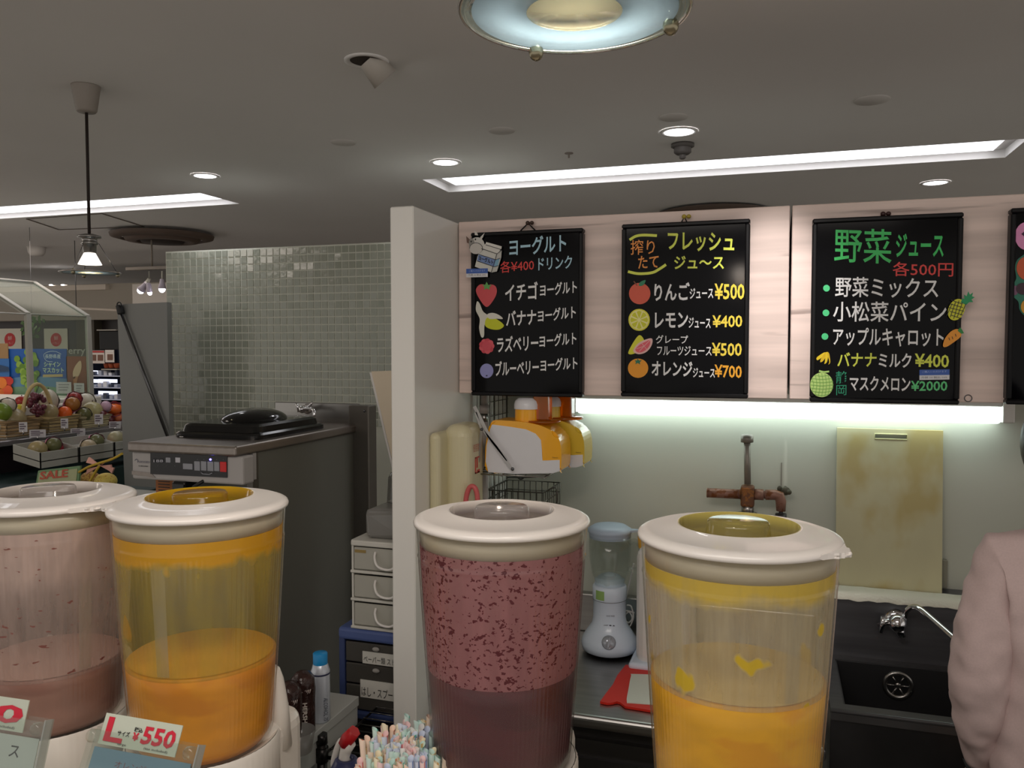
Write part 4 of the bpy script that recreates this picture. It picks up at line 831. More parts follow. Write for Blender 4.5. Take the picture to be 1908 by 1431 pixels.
# ============================================================ straws
t = thing('straw_cup', (-.400, .835, CTR), 'white round container full of striped straws left of the purple juice', 'cup')
SCX, SCY = -.400, .835
bm = B(); lathe(bm, (SCX, SCY, CTR), [(0, .002), (.042, .002), (.046, .15), (.050, .152), (.048, .004), (0, 0)], 32); obj('cup_body', bm, white_pl, t)
scol = [((252, 220, 218), (226, 130, 134), 'pink'), ((252, 242, 212), (220, 180, 120), 'yellow'), ((216, 242, 234), (110, 186, 166), 'mint green'), ((224, 232, 248), (130, 156, 206), 'blue'), ((252, 228, 208), (226, 146, 116), 'orange'), ((246, 244, 240), (170, 178, 200), 'white')]
sproto = []
for i, (a, b, nm) in enumerate(scol):
    ma = M('straw_'+nm.replace(' ', '_'), a, .35); mb = M('stripe_'+nm.replace(' ', '_'), b, .4); bm = B()
    r, L_, seg = .0034, .265, 10
    prev = None
    for z in (0, L_-.012, L_):
        R = []
        for k in range(seg):
            an = 2*PI*k/seg; zz = z-(.005*(.5+.5*math.cos(an)) if z == L_ else 0); q = r*(1.08 if z == L_ else 1); R.append(bm.verts.new((q*math.cos(an), q*math.sin(an), zz)))
        if prev:
            for k in range(seg):
                f = bm.faces.new((prev[k], prev[(k+1) % seg], R[(k+1) % seg], R[k])); f.material_index = 1 if k == 1 else 0; f.smooth = True
        prev = R
    sproto.append(obj('drinking_straw', bm, [ma, mb], label='%s drinking straw with darker stripes standing in the straw cup' % nm, cat='straw', group='%s striped straws in the cup' % nm, loc=(0, 0, 0)))
n = 0; used = set(); rows = []
RR = random.Random(3)
for ring_i in range(8):
    rr = .0060*ring_i; cnt = 1 if ring_i == 0 else int(2*PI*rr/.0059)
    for k in range(cnt): rows.append((rr, 2*PI*k/cnt+ring_i*.7))
for rr, an in rows:
    x, y = rr*math.cos(an)*.98, rr*math.sin(an)*.98
    clump = int((math.sin(x*120+1)+math.sin(y*95+2)+2)*1.6) % 6
    i = clump if RR.random() < .55 else RR.randrange(6)
    if i in used: o = sproto[i].copy(); C.objects.link(o)
    else: o = sproto[i]; used.add(i)
    o.location = (SCX+x*.86, SCY+y*.86, CTR+.084+.006*RR.random()-abs(rr)*.12+.010*(y/.04))
    tx = x*1.9+RR.uniform(-.006, .006); ty = y*1.9+RR.uniform(-.006, .006)
    o.rotation_euler = (-ty, tx, RR.uniform(0, 6.28))

# ============================================================ soft-serve machine on the left
t = thing('soft_serve_machine', (-1.64, 2.3, .1), 'stainless soft-serve ice cream machine with black control panel and black hopper lid', 'machine')
MZ = 1.52; mx0, mx1, my0, my1 = -1.828, -1.447, 1.955, 2.70
mst = M('machine_steel', (150, 142, 136), .36, 1, noise=((60, 3, 60), .1)); side_m = M('machine_side', (108, 108, 100), .45)
bm = B(); bx(bm, (mx0, my0, MZ-.030), (mx1, my1, MZ), .007, 3); obj('worktop', bm, mst, t)
bm = B(); bx(bm, (mx0+.01, 2.062, .1), (mx1-.012, my1-.04, MZ-.03), .002); obj('body', bm, side_m, t)
bm = B(); bx(bm, (mx1-.03, 2.040, .1), (mx1-.006, 2.070, MZ-.03), .003); bx(bm, (mx1-.03, my1-.05, .1), (mx1+.052, my1+.012, MZ+.068), .004); obj('corner_post', bm, M('post_steel', (112, 108, 102), .45, .9), t)
bm = B(); bx(bm, (mx0+.01, my1-.005, MZ-.02), (mx1-.01, my1+.01, MZ+.072), .003, 1); obj('splashback', bm, steel, t)
bm = B(); ball(bm, (mx1+.035, my1-.052, MZ+.05), .005, (1, .5, 1)); obj('screw', bm, dsteel, t)
# control head
hx0, hx1, hz0, hz1, hy = mx0+.006, mx1+.022, MZ-.112, MZ-.030, my0+.012
bm = B(); bx(bm, (hx0, hy, hz0), (hx1-.008, 2.02, hz1), .006, 2); bx(bm, (hx0+.004, 2.04, hz0+.004), (hx1-.026, 2.055, hz1)); hd = obj('control_head', bm, M('head_grey', (176, 172, 170), .4), t)
def hp(px, py): return at(px, py, Y=hy-.001)
def hbox(x0, y0, x1, y1, mat, name, th=.002, par=None, off=0):
    bm = B(); a = hp(x0, y0); b = hp(x1, y1); bx(bm, (a.x, hy-off-th, min(a.z, b.z)), (b.x, hy-off, max(a.z, b.z)), min(.001, th/3), 1); return obj(name, bm, mat, par or t)
pn = B(); ps = [hp(281, 843), hp(424, 848), hp(424, 890), hp(281, 883)]; poly(pn, ps, (0, -.002, 0)); panel = obj('control_panel', pn, M('panel_black', (16, 16, 20), .2), t)
gb = M('button_grey', (150, 152, 160), .4)
for x0, x1, y0, y1, m_, nm in ((310, 319, 852, 862, gb, 'button'), (328, 337, 852, 862, M('button_light', (196, 196, 204), .4), 'button'), (342, 360, 863, 875, gb, 'button'), (363, 374, 859, 877, gb, 'button'), (375.5, 386, 859, 877, gb, 'button'), (387.5, 399, 859.5, 878, gb, 'button'), (400, 410, 860, 878, gb, 'button'), (411, 423, 860, 879.5, M('button_red', (214, 40, 40), .4), 'stop_button')):
    hbox(x0, y0, x1, y1, m_, nm, .003, None, .002)
hbox(283, 873, 339, 879, gb, 'legend_strip', .0006, None, .002)
hbox(287, 853, 295, 862, M('display_dark', (44, 46, 52), .3), 'display', .001, None, .002); hbox(297, 853, 307, 862, M('display_dark'), 'display', .001, None, .002)
write('188', hp(288, 861)+Vector((0, -.0035, 0)), hp(306, 861)+Vector((0, -.0035, 0)), (0, 0, .008), flat((180, 180, 190)), t)
bm = B()
for x in (295, 310.5, 327): ball(bm, hp(x, 868)+Vector((0, -.002, 0)), .0012)
for x in (369, 381, 405, 417): ball(bm, hp(x, 856)+Vector((0, -.002, 0)), .0015)
obj('indicator_dots', bm, M('dot_grey', (110, 110, 116), .4), t, kind='stuff')
bm = B(); ball(bm, hp(393, 856)+Vector((0, -.002, 0)), .0032, (1.2, .6, 1)); obj('blue_indicator', bm, M('led_blue', (60, 60, 255), .4, emit=((.12, .10, 1.0), 9)), t)
bm = B(); tube(bm, [hp(376, 880)+Vector((0, -.003, 0)), hp(380, 882.5)+Vector((0, -.005, 0)), hp(392, 883.5)+Vector((0, -.005, 0)), hp(397, 881)+Vector((0, -.003, 0))], .0016, 6); obj('latch', bm, gb, t)
write('NISSEI', hp(257, 862)+Vector((0, -.001, 0)), hp(279, 863)+Vector((0, -.001, 0)), (0, 0, .006), flat((90, 90, 110)), t, .0); write('SL-MACHINE', hp(259, 869)+Vector((0, -.001, 0)), hp(276, 870)+Vector((0, -.001, 0)), (0, 0, .0035), blk, t, .03)
stroke([(251, 858), (254, 855.5), (257, 858), (256, 861)], 1.4, hy-.002, flat((90, 90, 110)), t)
bm = B(); poly(bm, [hp(246, 877), hp(281, 881), hp(290, 890), hp(246, 884)], (0, -.001, 0)); obj('lower_lip', bm, mst, t)
# dispensing head, menu board, bowl under the head
bm = B(); a = hp(322, 885); b = hp(347, 886); bx(bm, (a.x, hy-.01, MZ-.26), (b.x, hy+.05, hz0+.002), .008, 3); cyl(bm, ((a.x+b.x)/2, hy+.02, MZ-.26), ((a.x+b.x)/2, hy+.02, MZ-.31), .022, .015); obj('dispensing_nozzle', bm, black_gl, t)
bm = B(); tube(bm, [hp(384, 889)+Vector((0, .02, 0)), hp(376, 898)+Vector((0, 0, 0)), hp(368, 906)+Vector((0, -.02, 0))], .005, 8); obj('draw_lever', bm, black_mt, t)
t = thing('wooden_notice', (-1.72, 2.08, 1.30), 'small orange-brown notice with black lines under the control head', 'sign')
bm = B(); a = at(290, 886, Y=2.04); b = at(345, 930, Y=2.04); bx(bm, (a.x, 2.04, b.z), (b.x, 2.045, a.z)); obj('notice_sheet', bm, M('notice_brown', (176, 112, 66), .7), t)
for k in range(5):
    bm = B(); z = a.z-.018-.009*k; bx(bm, (a.x+.01, 2.0385, z), (a.x+.052, 2.0402, z+.0025)); obj('text_line', bm, blk, t)
bm = B(); lathe(bm, (-1.57, 2.0, 1.331), [(0, 0), (.055, .0), (.06, .03), (.058, .032), (.045, .01), (0, .008)], 32); obj('dark_bowl', bm, M('bowl_brown', (52, 34, 30), .3), label='dark brown bowl below the control head of the soft-serve machine', cat='bowl')
bm = B(); bx(bm, (-1.80, 1.93, 1.325), (-1.50, 2.061, 1.33)); bx(bm, (-1.80, 2.03, 1.2), (-1.53, 2.061, 1.325)); obj('drip_shelf', bm, mst, label='narrow steel drip shelf under the soft-serve nozzle', cat='shelf')
bm = B(); bx(bm, (-2.20, 1.86, 1.325), (-1.835, 2.12, 1.345), .004); obj('side_shelf', bm, M('pale_laminate', (176, 178, 174), .5), label='pale ledge left of the soft-serve machine, behind the jar lids', cat='shelf')
# black hopper lid (stepped tray lid with a domed top)
bm = B(); lx0, lx1, ly0, ly1 = -1.795, -1.485, 2.10, 2.52
lcx, lcy = (lx0+lx1)/2, (ly0+ly1)/2
def rr_loop(hx, hy_, r, z, n=6):
    out = []
    for sx, sy, a0 in ((1, 1, 0), (-1, 1, PI/2), (-1, -1, PI), (1, -1, 1.5*PI)):
        for i in range(n+1):
            a = a0+PI/2*i/n; out.append((lcx+sx*(hx-r)+r*math.cos(a), lcy+sy*(hy_-r)+r*math.sin(a), z))
    return out
prev = None
for hx_, hy_, r, z in ((.155, .21, .04, 0), (.155, .21, .04, .012), (.148, .203, .04, .018), (.140, .195, .04, .019), (.137, .190, .04, .036), (.128, .182, .04, .043), (.02, .03, .015, .046)):
    R = [bm.verts.new(p) for p in rr_loop(hx_, hy_, r, MZ+z)]
    if prev:
        for i in range(len(R)): bm.faces.new((prev[i], prev[(i+1) % len(R)], R[(i+1) % len(R)], R[i]))
    else: bm.faces.new(R)
    prev = R
bm.faces.new(prev)
lidt = thing('hopper_lid', (lcx, lcy, MZ), 'glossy black stepped lid with domed grip on top of the soft-serve machine', 'lid')
obj('lid_tray', bm, black_gl, lidt, smooth=False)
bm = B(); n = 24; prev = None
for j in range(9):
    z = .040+.040*math.sin(PI/2*j/8); s = math.cos(PI/2*j/8)
    R = [bm.verts.new((lcx+.005+(.098*max(s, .02))*math.cos(2*PI*i/n), lcy-.0+(.125*max(s, .02))*math.sin(2*PI*i/n), MZ+z)) for i in range(n)]
    if prev:
        for i in range(n): bm.faces.new((prev[i], prev[(i+1) % n], R[(i+1) % n], R[i]))
    prev = R
bm.faces.new(prev); obj('domed_grip', bm, black_gl, lidt, smooth=True)
bm = B(); c = at(344, 813, Z=MZ+.002); tube(bm, [c+Vector((.012*math.cos(q), .016*math.sin(q), 0)) for q in (2*PI*i/16 for i in range(16))], .0022, 6, closed=True); obj('key_ring', bm, chrome, label='small shiny ring lying at the front corner of the black lid', cat='ring')
# wall tap over the machine
t = thing('wall_tap', at(566, 760, Y=my1), 'small chrome tap on the steel splashback behind the black lid', 'tap')
c = at(563, 763, Y=my1-.04); bm = B(); tube(bm, [Vector((c.x, my1, c.z)), c], .010, 12); ball(bm, c, .014); lathe(bm, (c.x, my1, c.z), [(.022, 0), (.02, .006), (.01, .01)], 20, M4=Rx); obj('valve_body', bm, chrome, t)
bm = B(); tube(bm, path_smooth([tuple(c), tuple(at(572, 761, Y=my1-.06)), tuple(at(584, 764, Y=my1-.08)), tuple(at(586, 776, Y=my1-.085))], 4), .006, 10); obj('spout', bm, chrome, t)
bm = B(); a = at(555, 758, Y=my1-.05); tube(bm, [a+Vector((-.008, 0, .014)), a, a+Vector((.004, 0, -.02))], .005, 8); tube(bm, [a, c], .005, 8); a = at(578, 755, Y=my1-.05); tube(bm, [a+Vector((.01, 0, .012)), a, c], .005, 8); obj('handle', bm, chrome, t)

# ============================================================ lower left counter, drawers, rack
bm = B(); bx(bm, (-1.84, 1.0, .855), (-1.035, 1.90, .88), .002); bx(bm, (-1.84, 1.0, .80), (-1.040, 1.90, .855)); bx(bm, (-1.84, 1.05, 0), (-1.06, 1.90, .80)); obj('side_counter', bm, M('pale_laminate'), label='pale side counter in front of the soft-serve machine', cat='counter')
c = at(598, 1342, Z=.88); t = thing('spray_can', tuple(c), 'white spray can with blue cap standing on the side counter', 'spray can')
canw = M('can_white', (206, 212, 222), .3, .3)
bm = B(); lathe(bm, c, [(0, .0), (.021, .0), (.023, .004), (.023, .125), (.0225, .127), (.021, .131), (.018, .142), (.016, .144), (0, .144)], 32); obj('can', bm, canw, t)
bm = B(); lathe(bm, c, [(.0235, .118), (.0236, .120), (.0235, .122)], 32, closed=True); obj('stripe', bm, flat((40, 44, 80)), t)
bm = B(); lathe(bm, c, [(.0175, .140), (.0178, .168), (.016, .170), (0, .1702)], 32); obj('cap', bm, M('cap_blue', (20, 140, 204), .4), t)
dd = (Vector((0, 0, 0))-Vector((c.x, c.y, 0))).normalized(); ss = Vector((-dd.y, dd.x, 0))
p = Vector(c)+dd*.0232+ss*.007; write('ALCOHOL 75', p+Vector((0, 0, .065)), p+Vector((0, 0, .008)), ss*.010, flat((90, 96, 110)), t, .01, out=dd)
# two twisted brown bags/bottles
brown = M('syrup_brown', (52, 30, 26), .25, noise=((40, 40, 40), .5), bump=((60, 60, 90), .7)); 
for (px, py, h, r, lb) in ((566, 1368, .155, .026, 'brown wrapped syrup bottle with swirl print next to the spray can'), (541, 1385, .148, .026, 'darker brown wrapped bottle half hidden by the orange juice dispenser')):
    c = at(px, py, Z=.88); t = thing('syrup_bottle', tuple(c), lb, 'bottle', 'wrapped brown syrup bottles')
    bm = B(); lathe(bm, c, [(0, 0), (r*.9, 0), (r, .01), (r, h*.55), (r*1.08, h*.72), (r*1.02, h*.88), (r*.6, h*.97), (0, h)], 40, rip=lambda a, z: 1+.05*math.sin(5*a+z*60)+.03*math.sin(9*a-z*90)); obj('wrapped_body', bm, brown, t)
    dd = (Vector((0, 0, 0))-Vector((c.x, c.y, 0))).normalized(); ss = Vector((-dd.y, dd.x, 0))
    for k in range(4):
        q = Vector(c)+dd*(r*1.07)+Vector((0, 0, h*.76)); bm = B(); rr_ = .006+.005*k
        tube(bm, [q-dd*(.0012*k*k*.6)+ss*rr_*math.cos(w)*.8-Vector((0, 0, 1))*rr_*math.sin(w) for w in (PI*i/8+.1 for i in range(8))], .0010, 5); obj('swirl', bm, flat((206, 190, 184)), t)
    q = Vector(c)+dd*(r*1.04)-ss*.002; write("HERSHEY'S", q+Vector((0, 0, h*.56)), q+Vector((0, 0, h*.06)), ss*.011, flat((216, 206, 196)), t, .03, out=dd)
t = thing('clear_tray', at(560, 1385, Z=.88), 'clear plastic cup wrap in front of the brown bottles', 'tray')
c = at(556, 1400, Z=.88); bm = B(); lathe(bm, c, [(.03, .001), (.038, .05), (.0375, .05), (.029, .002)], 24); obj('clear_wall', bm, thin('cloudy', (206, 204, 200), .8, .2, .35), t)
# blue drawer unit
dk = thin('smoky_plastic', (120, 116, 110), .5, .15, .55)
t = thing('blue_drawer_unit', (-1.05, 2.15, .765), 'blue and smoky plastic drawer unit with labelled drawers beside the partition', 'drawer unit')
bl_m = M('blue_plastic', (74, 92, 146), .45); X0, X1, Y0, Y1, Z0, Z1 = -1.155, -.942, 2.0, 2.32, .765, 1.020
bm = B(); bx(bm, (X0, Y0, Z1-.035), (X1, Y1, Z1), .010, 3); obj('top_shell', bm, bl_m, t)
bm = B(); bx(bm, (X0+.002, Y0, Z0), (X1, Y1, Z0+.022), .006, 2); bx(bm, (X0+.002, Y0+.003, Z0+.02), (X0+.02, Y1, Z1-.03), .002, 1); bx(bm, (X0+.02, Y1-.01, Z0+.02), (X1, Y1, Z1-.03)); obj('frame_shell', bm, M('blue_dark', (52, 66, 110), .45), t)
zz = [Z0+.024, Z0+.098, Z0+.158, Z1-.037]
for k in range(3):
    bm = B(); bx(bm, (X0+.022, Y0+.004, zz[k]+.002), (X1-.002, Y0+.012, zz[k+1]-.002), .003, 1); bx(bm, (X0+.022, Y0+.012, zz[k]+.002), (X1-.002, Y0+.25, zz[k]+.006)); dw = obj('drawer', bm, dk, t)
    if k == 0: continue
    bm = B(); ball(bm, (X0+.118, Y0+.001, zz[k+1]-.014), .011, (1, .5, .6)); obj('knob', bm, M('clear_knob', (190, 186, 180), .1, trans=.4), dw)
for (px0, px1, py0, py1, s, c_) in ((676, 741, 1221, 1235, 'ぺーパー類 ストロー', (206, 204, 196)), (672, 741, 1275, 1298, 'はし・スプーン類', (214, 212, 204))):
    a = at(px0, py1, Y=Y0+.002); b = at(px1, py0, Y=Y0+.002); bm = B(); bx(bm, (a.x, Y0+.0005, a.z), (X1-.004, Y0+.003, b.z)); obj('paper_label', bm, flat(c_), t); write(s, (a.x+.004, Y0, a.z+.004), (X1-.01, Y0, a.z+.003), (0, 0, (b.z-a.z)*.55), blk, t, 0)
for (x0_, x1_, z0_, z1_, rgb, nm) in ((X0+.03, X1-.10, zz[0]+.008, zz[0]+.045, (190, 60, 84), 'pink box'), (X0+.06, X1-.01, zz[1]+.006, zz[1]+.045, (150, 146, 96), 'olive box'), (X0+.03, X1-.02, zz[2]+.008, zz[2]+.035, (140, 130, 104), 'tan box')):
    bm = B(); bx(bm, (x0_, Y0+.02, z0_), (x1_, Y0+.2, z1_)); obj('packet', bm, flat(rgb), label='%s inside the smoky drawer unit' % nm.replace(' box', ' packet'), cat='packet')
# white drawer tower
t = thing('white_drawer_unit', (-1.03, 2.15, 1.022), 'milky white three-drawer plastic unit with loop handles, on top of the blue unit', 'drawer unit')
milk = M('milky_plastic', (206, 204, 196), .4); milkd = M('milky_drawer', (172, 170, 160), .35)
X0, X1, Z0, Z1, Y1 = -1.112, -.942, 1.0205, 1.268, 2.28
bm = B(); bx(bm, (X0, Y0, Z1-.016), (X1, Y1, Z1), .004, 2)
for k in range(3): z = Z0+.078*k; bx(bm, (X0-.002, Y0+.0, z), (X1, Y1, z+.008), .002, 1)
bx(bm, (X0, Y0+.006, Z0), (X0+.006, Y1, Z1)); bx(bm, (X0, Y1-.008, Z0), (X1, Y1, Z1)); obj('frame_shell', bm, milk, t)
for k in range(3):
    z = Z0+.078*k+.010; bm = B(); bx(bm, (X0+.008, Y0+.003, z), (X1-.003, Y0+.012, z+.062), .003, 1); bx(bm, (X0+.008, Y0+.012, z), (X1-.003, Y0+.22, z+.003)); dw = obj('drawer', bm, milkd, t)
    bm = B(); x = X0+.075; tube(bm, path_smooth([(x, Y0+.004, z+.052), (x+.002, Y0-.006, z+.040), (x+.012, Y0-.014, z+.022), (x+.03, Y0-.016, z+.013), (x+.055, Y0-.014, z+.013), (x+.072, Y0-.006, z+.03), (x+.075, Y0+.004, z+.052)], 4), .0034, 8); obj('loop_handle', bm, white_pl, dw)
bm = B(); bx(bm, (X0+.012, Y0+.0018, Z1-.034), (X0+.046, Y0+.003, Z1-.026)); obj('gold_sticker', bm, M('gold_print', (150, 126, 70), .5), t)
# plastic bags on top and leaning boards
bag = thin('bag_plastic', (196, 194, 190), .75, .12, .5)
t = thing('plastic_bag', (-1.0, 2.08, 1.268), 'clear crinkled plastic bag of lids on top of the white drawers', 'bag')
bm = B(); box(bm, (-1.02, 2.09, 1.268+.042), (.125, .13, .084), .018, 4)
for v in bm.verts: v.co += Vector((random.uniform(-1, 1), random.uniform(-1, 1), random.uniform(-.6, .6)))*.0022
obj('bag_film', bm, bag, t)
bm = B(); lathe(bm, (-1.03, 2.15, 1.353), [(.04, 0), (.036, .07), (.028, .085), (0, .088)], 20); obj('clear_cup_stack', bm, thin('cup_plastic', (190, 190, 186), .86, .1, .2), label='clear plastic cup lid stack behind the bag on the white drawers', cat='cup')
t = thing('leaning_board', (-1.1, 2.2, 1.2), 'tan board leaning between the tiled wall and the partition post', 'board')
tan = M('tan_board', (226, 208, 182), .6, noise=((4, 4, 2), .12))
q = [at(690, 694, Y=2.5), at(736, 688, Y=2.5), at(736, 925, Y=2.5), at(730, 890, Y=2.5)]
zb_ = at(735, 900, Y=2.5).z
bm = B(); poly(bm, [q[0], q[0]+Vector((.24, 0, .006)), (-.942, 2.5, 0), (-.99, 2.5, 0), (q[1].x+.005, 2.5, zb_)], (0, .012, 0)); obj('board_sheet', bm, tan, t)
bm = B(); poly(bm, [q[0]+Vector((.012, -.006, .004)), q[0]+Vector((.24, -.006, .014)), (-.942, 2.494, 0), (-.98, 2.494, 0), (q[1].x+.016, 2.494, zb_)], (0, -.010, 0)); obj('front_sheet', bm, M('tan_light', (232, 216, 192), .6), t)
bm = B(); poly(bm, [q[0], q[0]+Vector((.008, 0, 0)), (q[1].x+.010, 2.498, zb_), (q[1].x+.003, 2.498, zb_)], (0, -.006, 0)); obj('white_edge', bm, white_pl, t)
# wire shelf rack under the drawers
t = thing('wire_rack', (-1.05, 2.0, 0), 'black wire shelf rack carrying the drawer units', 'rack')
wd = M('rack_black', (44, 42, 42), .3, .8); RX0, RX1, RY0, RY1, RZ = -1.028, -.80, 1.55, 1.88, .80
bm = B(); c = at(600, 1392, Z=.835); rx, ry = c.x, c.y
cyl(bm, (rx, ry, 0), (rx, ry, .845), .012); cyl(bm, (rx, ry, .845), (rx, ry, .868), .014, .0125); cyl(bm, (rx, ry, .80), (rx, ry, .835), .0155); obj('post', bm, wd, t)
bm = B(); cyl(bm, (rx+.22, ry, 0), (rx+.22, ry, .85), .011); obj('post', bm, wd, t)
bm = B(); cyl(bm, (rx+.01, 2.36, 0), (rx+.01, 2.36, .76), .011); obj('post', bm, wd, t)
for k in range(9):
    bm = B(); y = ry+.0+k*.035; cyl(bm, (rx, y, .815), (rx+.22 if y < 1.88 else -.945, y, .815), .0016, seg=6); obj('shelf_wire', bm, M('wire_grey', (120, 118, 114), .25, 1), t)
bm = B(); cyl(bm, (rx, ry, .81), (rx, 1.99, .81), .003, seg=8); cyl(bm, (rx+.22, ry, .81), (rx+.22, 1.88, .81), .003, seg=8); cyl(bm, (rx, ry, .81), (rx+.22, ry, .81), .003, seg=8); obj('shelf_edge', bm, wd, t)
bm = B(); bx(bm, (-1.16, 2.0, .745), (-.942, 2.36, .7645)); bx(bm, (-1.16, 2.02, 0), (-1.14, 2.36, .745)); obj('lower_shelf', bm, wd, t)
# trigger sprayer
c = at(645, 1431, Y=1.30); t = thing('trigger_sprayer', (c.x, 1.30, .9), 'white trigger spray bottle with red nozzle beside the straw cup', 'spray bottle')
def sp(px, py): return at(px, py, Y=1.30)
bm = B(); tube(bm, [sp(646, 1440), sp(645, 1425), sp(641, 1412), sp(645, 1396), sp(655, 1384)], [.014, .0125, .010, .011, .009], 12); obj('pump_body', bm, white_pl, t)
bm = B(); tube(bm, path_smooth([tuple(sp(*q)) for q in ((646, 1372), (635, 1380), (626, 1400), (621, 1424), (625, 1428))], 4), [.004+.0015*(i > 3) for i in range(21)], 10); obj('shroud', bm, white_pl, t)
bm = B(); tube(bm, [sp(643, 1388), sp(650, 1374), sp(661, 1362)], [.013, .014, .012], 6); obj('red_nozzle', bm, M('nozzle_red', (196, 24, 32), .4), t)
bm = B(); lathe(bm, (c.x, 1.30, .90), [(0, 0), (.038, 0), (.04, .01), (.04, .11), (.02, .15), (.0125, .152), (.0125, c.z-.905)], 28); obj('bottle', bm, M('blue_bottle', (50, 56, 100), .3), t)
bm = B(); bx(bm, (c.x-.13, 1.2, .87), (c.x+.06, 1.42, .9)); bx(bm, (c.x-.11, 1.22, 0), (c.x+.04, 1.40, .87)); obj('low_stand', bm, black_mt, label='low black stand under the trigger spray bottle', cat='stand')
# knob on partition face at bottom
bm = B(); c = at(800, 1293, X=PX); ball(bm, Vector((PX+.006, c.y, c.z)), .011, (.8, 1, 1)); obj('door_knob', bm, chrome, label='small chrome knob low on the partition beside the purple juice bowl', cat='knob')

# ============================================================ hanging lamps
def pendant(x, y, zd, R, lb, lens=6, a0=0):
    t = thing('pendant_lamp', (x, y, CZ), lb, 'lamp')
    bm = B(); lathe(bm, (x, y, 0), [(0, CZ), (.042, CZ), (.041, CZ-.004), (.030, CZ-.075), (.026, CZ-.080), (0, CZ-.081)], 24); obj('ceiling_cup', bm, M('cup_grey', (150, 142, 134), .5), t)
    zt = zd+.115; bm = B(); cyl(bm, (x, y, CZ-.08), (x, y, zt), .0045, seg=8); obj('cord', bm, M('cord_brown', (40, 30, 26), .8), t)
    bm = B(); lathe(bm, (x, y, zt), [(0, .004), (.014, .004), (.034, -.002), (.034, -.008), (.022, -.010), (.022, -.020), (.024, -.022), (.024, -.028), (.020, -.030), (.019, -.052), (.016, -.056), (0, -.056)], 28); obj('socket', bm, M('socket_chrome', (150, 148, 146), .25, 1), t)
    bm = B(); lathe(bm, (x, y, zt-.054), [(.016, 0), (.020, -.008), (.032, -.032), (.034, -.036), (.032, -.036), (.019, -.010)], 28); obj('reflector', bm, M('reflector_glow', (255, 240, 220), .3, emit=((1, .93, .84), 2.2)), t)
    bm = B(); lathe(bm, (x, y, zt-.054), [(0, -.020), (.024, -.021)], 24); ball(bm, (x, y, zt-.072), .010); obj('bulb', bm, M('bulb_glow', (255, 250, 240), .3, emit=((1, .95, .85), 10)), t)
    T = (x, y, zd)
    bm = B(); lathe(bm, T, [(R*.90, .0015), (R*.985, .0015), (R, 0), (R*.985, -.0015), (R*.90, -.0015)], 72, closed=True); dk_ = obj('glass_disc', bm, thin('disc_edge', (206, 214, 210), .75, .05, .1), t)
    bm = B(); lathe(bm, T, [(R*.42, .0013), (R*.90, .0013), (R*.90, -.0013), (R*.42, -.0013)], 72, closed=True); obj('frosted_zone', bm, thin('frosted', (176, 192, 200), .9, .45, .62, 1.45, .25), dk_)
    bm = B(); lathe(bm, T, [(0, .001), (R*.42, .001), (R*.42, -.001), (0, -.001)], 48); obj('clear_centre', bm, thin('speckled_centre', (226, 224, 206), .9, .2, .30), dk_)
    bm = B(); tube(bm, [(x+R*math.cos(w), y+R*math.sin(w), zd) for w in (2*PI*i/72 for i in range(72))], .0016, 6, closed=True); obj('rim', bm, M('rim_steel', (206, 196, 190), .2, 1), dk_)
    for k, q in enumerate((110, 12, 241)):
        a = math.radians(q+17.8+a0); p = Vector((x+R*.90*math.cos(a), y+R*.90*math.sin(a), zd))
        bm = B(); cyl(bm, p, (x+.026*math.cos(a), y+.026*math.sin(a), zt-.024), .0009, seg=6); obj('support_wire', bm, dsteel, t)
        bm = B(); ball(bm, p+Vector((0, 0, -.0045)), .0060, (1, 1, 1.15)); cyl(bm, p, p+Vector((0, 0, .007)), .003, .002, seg=10); obj('ball_nut', bm, M('nut_brass', (160, 152, 128), .25, 1), t)
p = ray(1070, 21)*.585; pendant(p.x, p.y, CAM_H+p.z, .0815, 'big hanging lamp with frosted glass disc at the top edge, close to the viewer')
p = at(168, 508, Y=2.03); pendant(p.x, 2.03, p.z, .086, 'small hanging halogen lamp with glass disc at the left', a0=20)
light('pendant_lamp_light', 'SPOT', (p.x, 2.03, p.z+.02), 3, WARM, .02, None, (p.x, 2.03, 0), 120, .6)

# ============================================================ fruit shop on the left
GX = -3.2; SH = 1.387
t = thing('fruit_stand', (-3.55, 3.1, 0), 'fruit display stand with steel shelf edge and dark base at the left', 'stand')
bm = B(); bx(bm, (GX-.55, 2.2, SH-.016), (GX, 3.75, SH), .003); bx(bm, (GX-.006, 2.2, SH-.020), (GX+.006, 3.75, SH+.004), .002, 1); obj('shelf_board', bm, M('shelf_steel', (150, 148, 150), .3, .7), t)
bm = B(); bx(bm, (GX-.5, 2.2, .1), (GX-.10, 3.75, SH-.02)); obj('dark_back', bm, M('stand_dark', (34, 22, 30), .6), t)
bm = B(); bx(bm, (GX-.10, 2.3, .1), (GX+.26, 3.72, 1.235)); obj('green_base', bm, M('stand_green', (20, 46, 44), .6), t)
bm = B(); bx(bm, (GX-.60, 2.2, SH+.02), (GX-.50, 3.75, SH+.10)); obj('back_rail', bm, tinted((214, 206, 196), .5), t)
wick = M('wicker', (190, 166, 116), .8, noise=((8, 8, 160), .5), bump=((30, 30, 220), 1)); wick2 = M('wicker_pale', (204, 190, 148), .8, noise=((8, 8, 160), .4), bump=((30, 30, 220), 1))
netw = M('wrap_net', (214, 206, 190), .8, bump=((160, 160, 160), .8)); FX = -3.38
def fp(px, py, X=FX): return at(px, py, X=X)
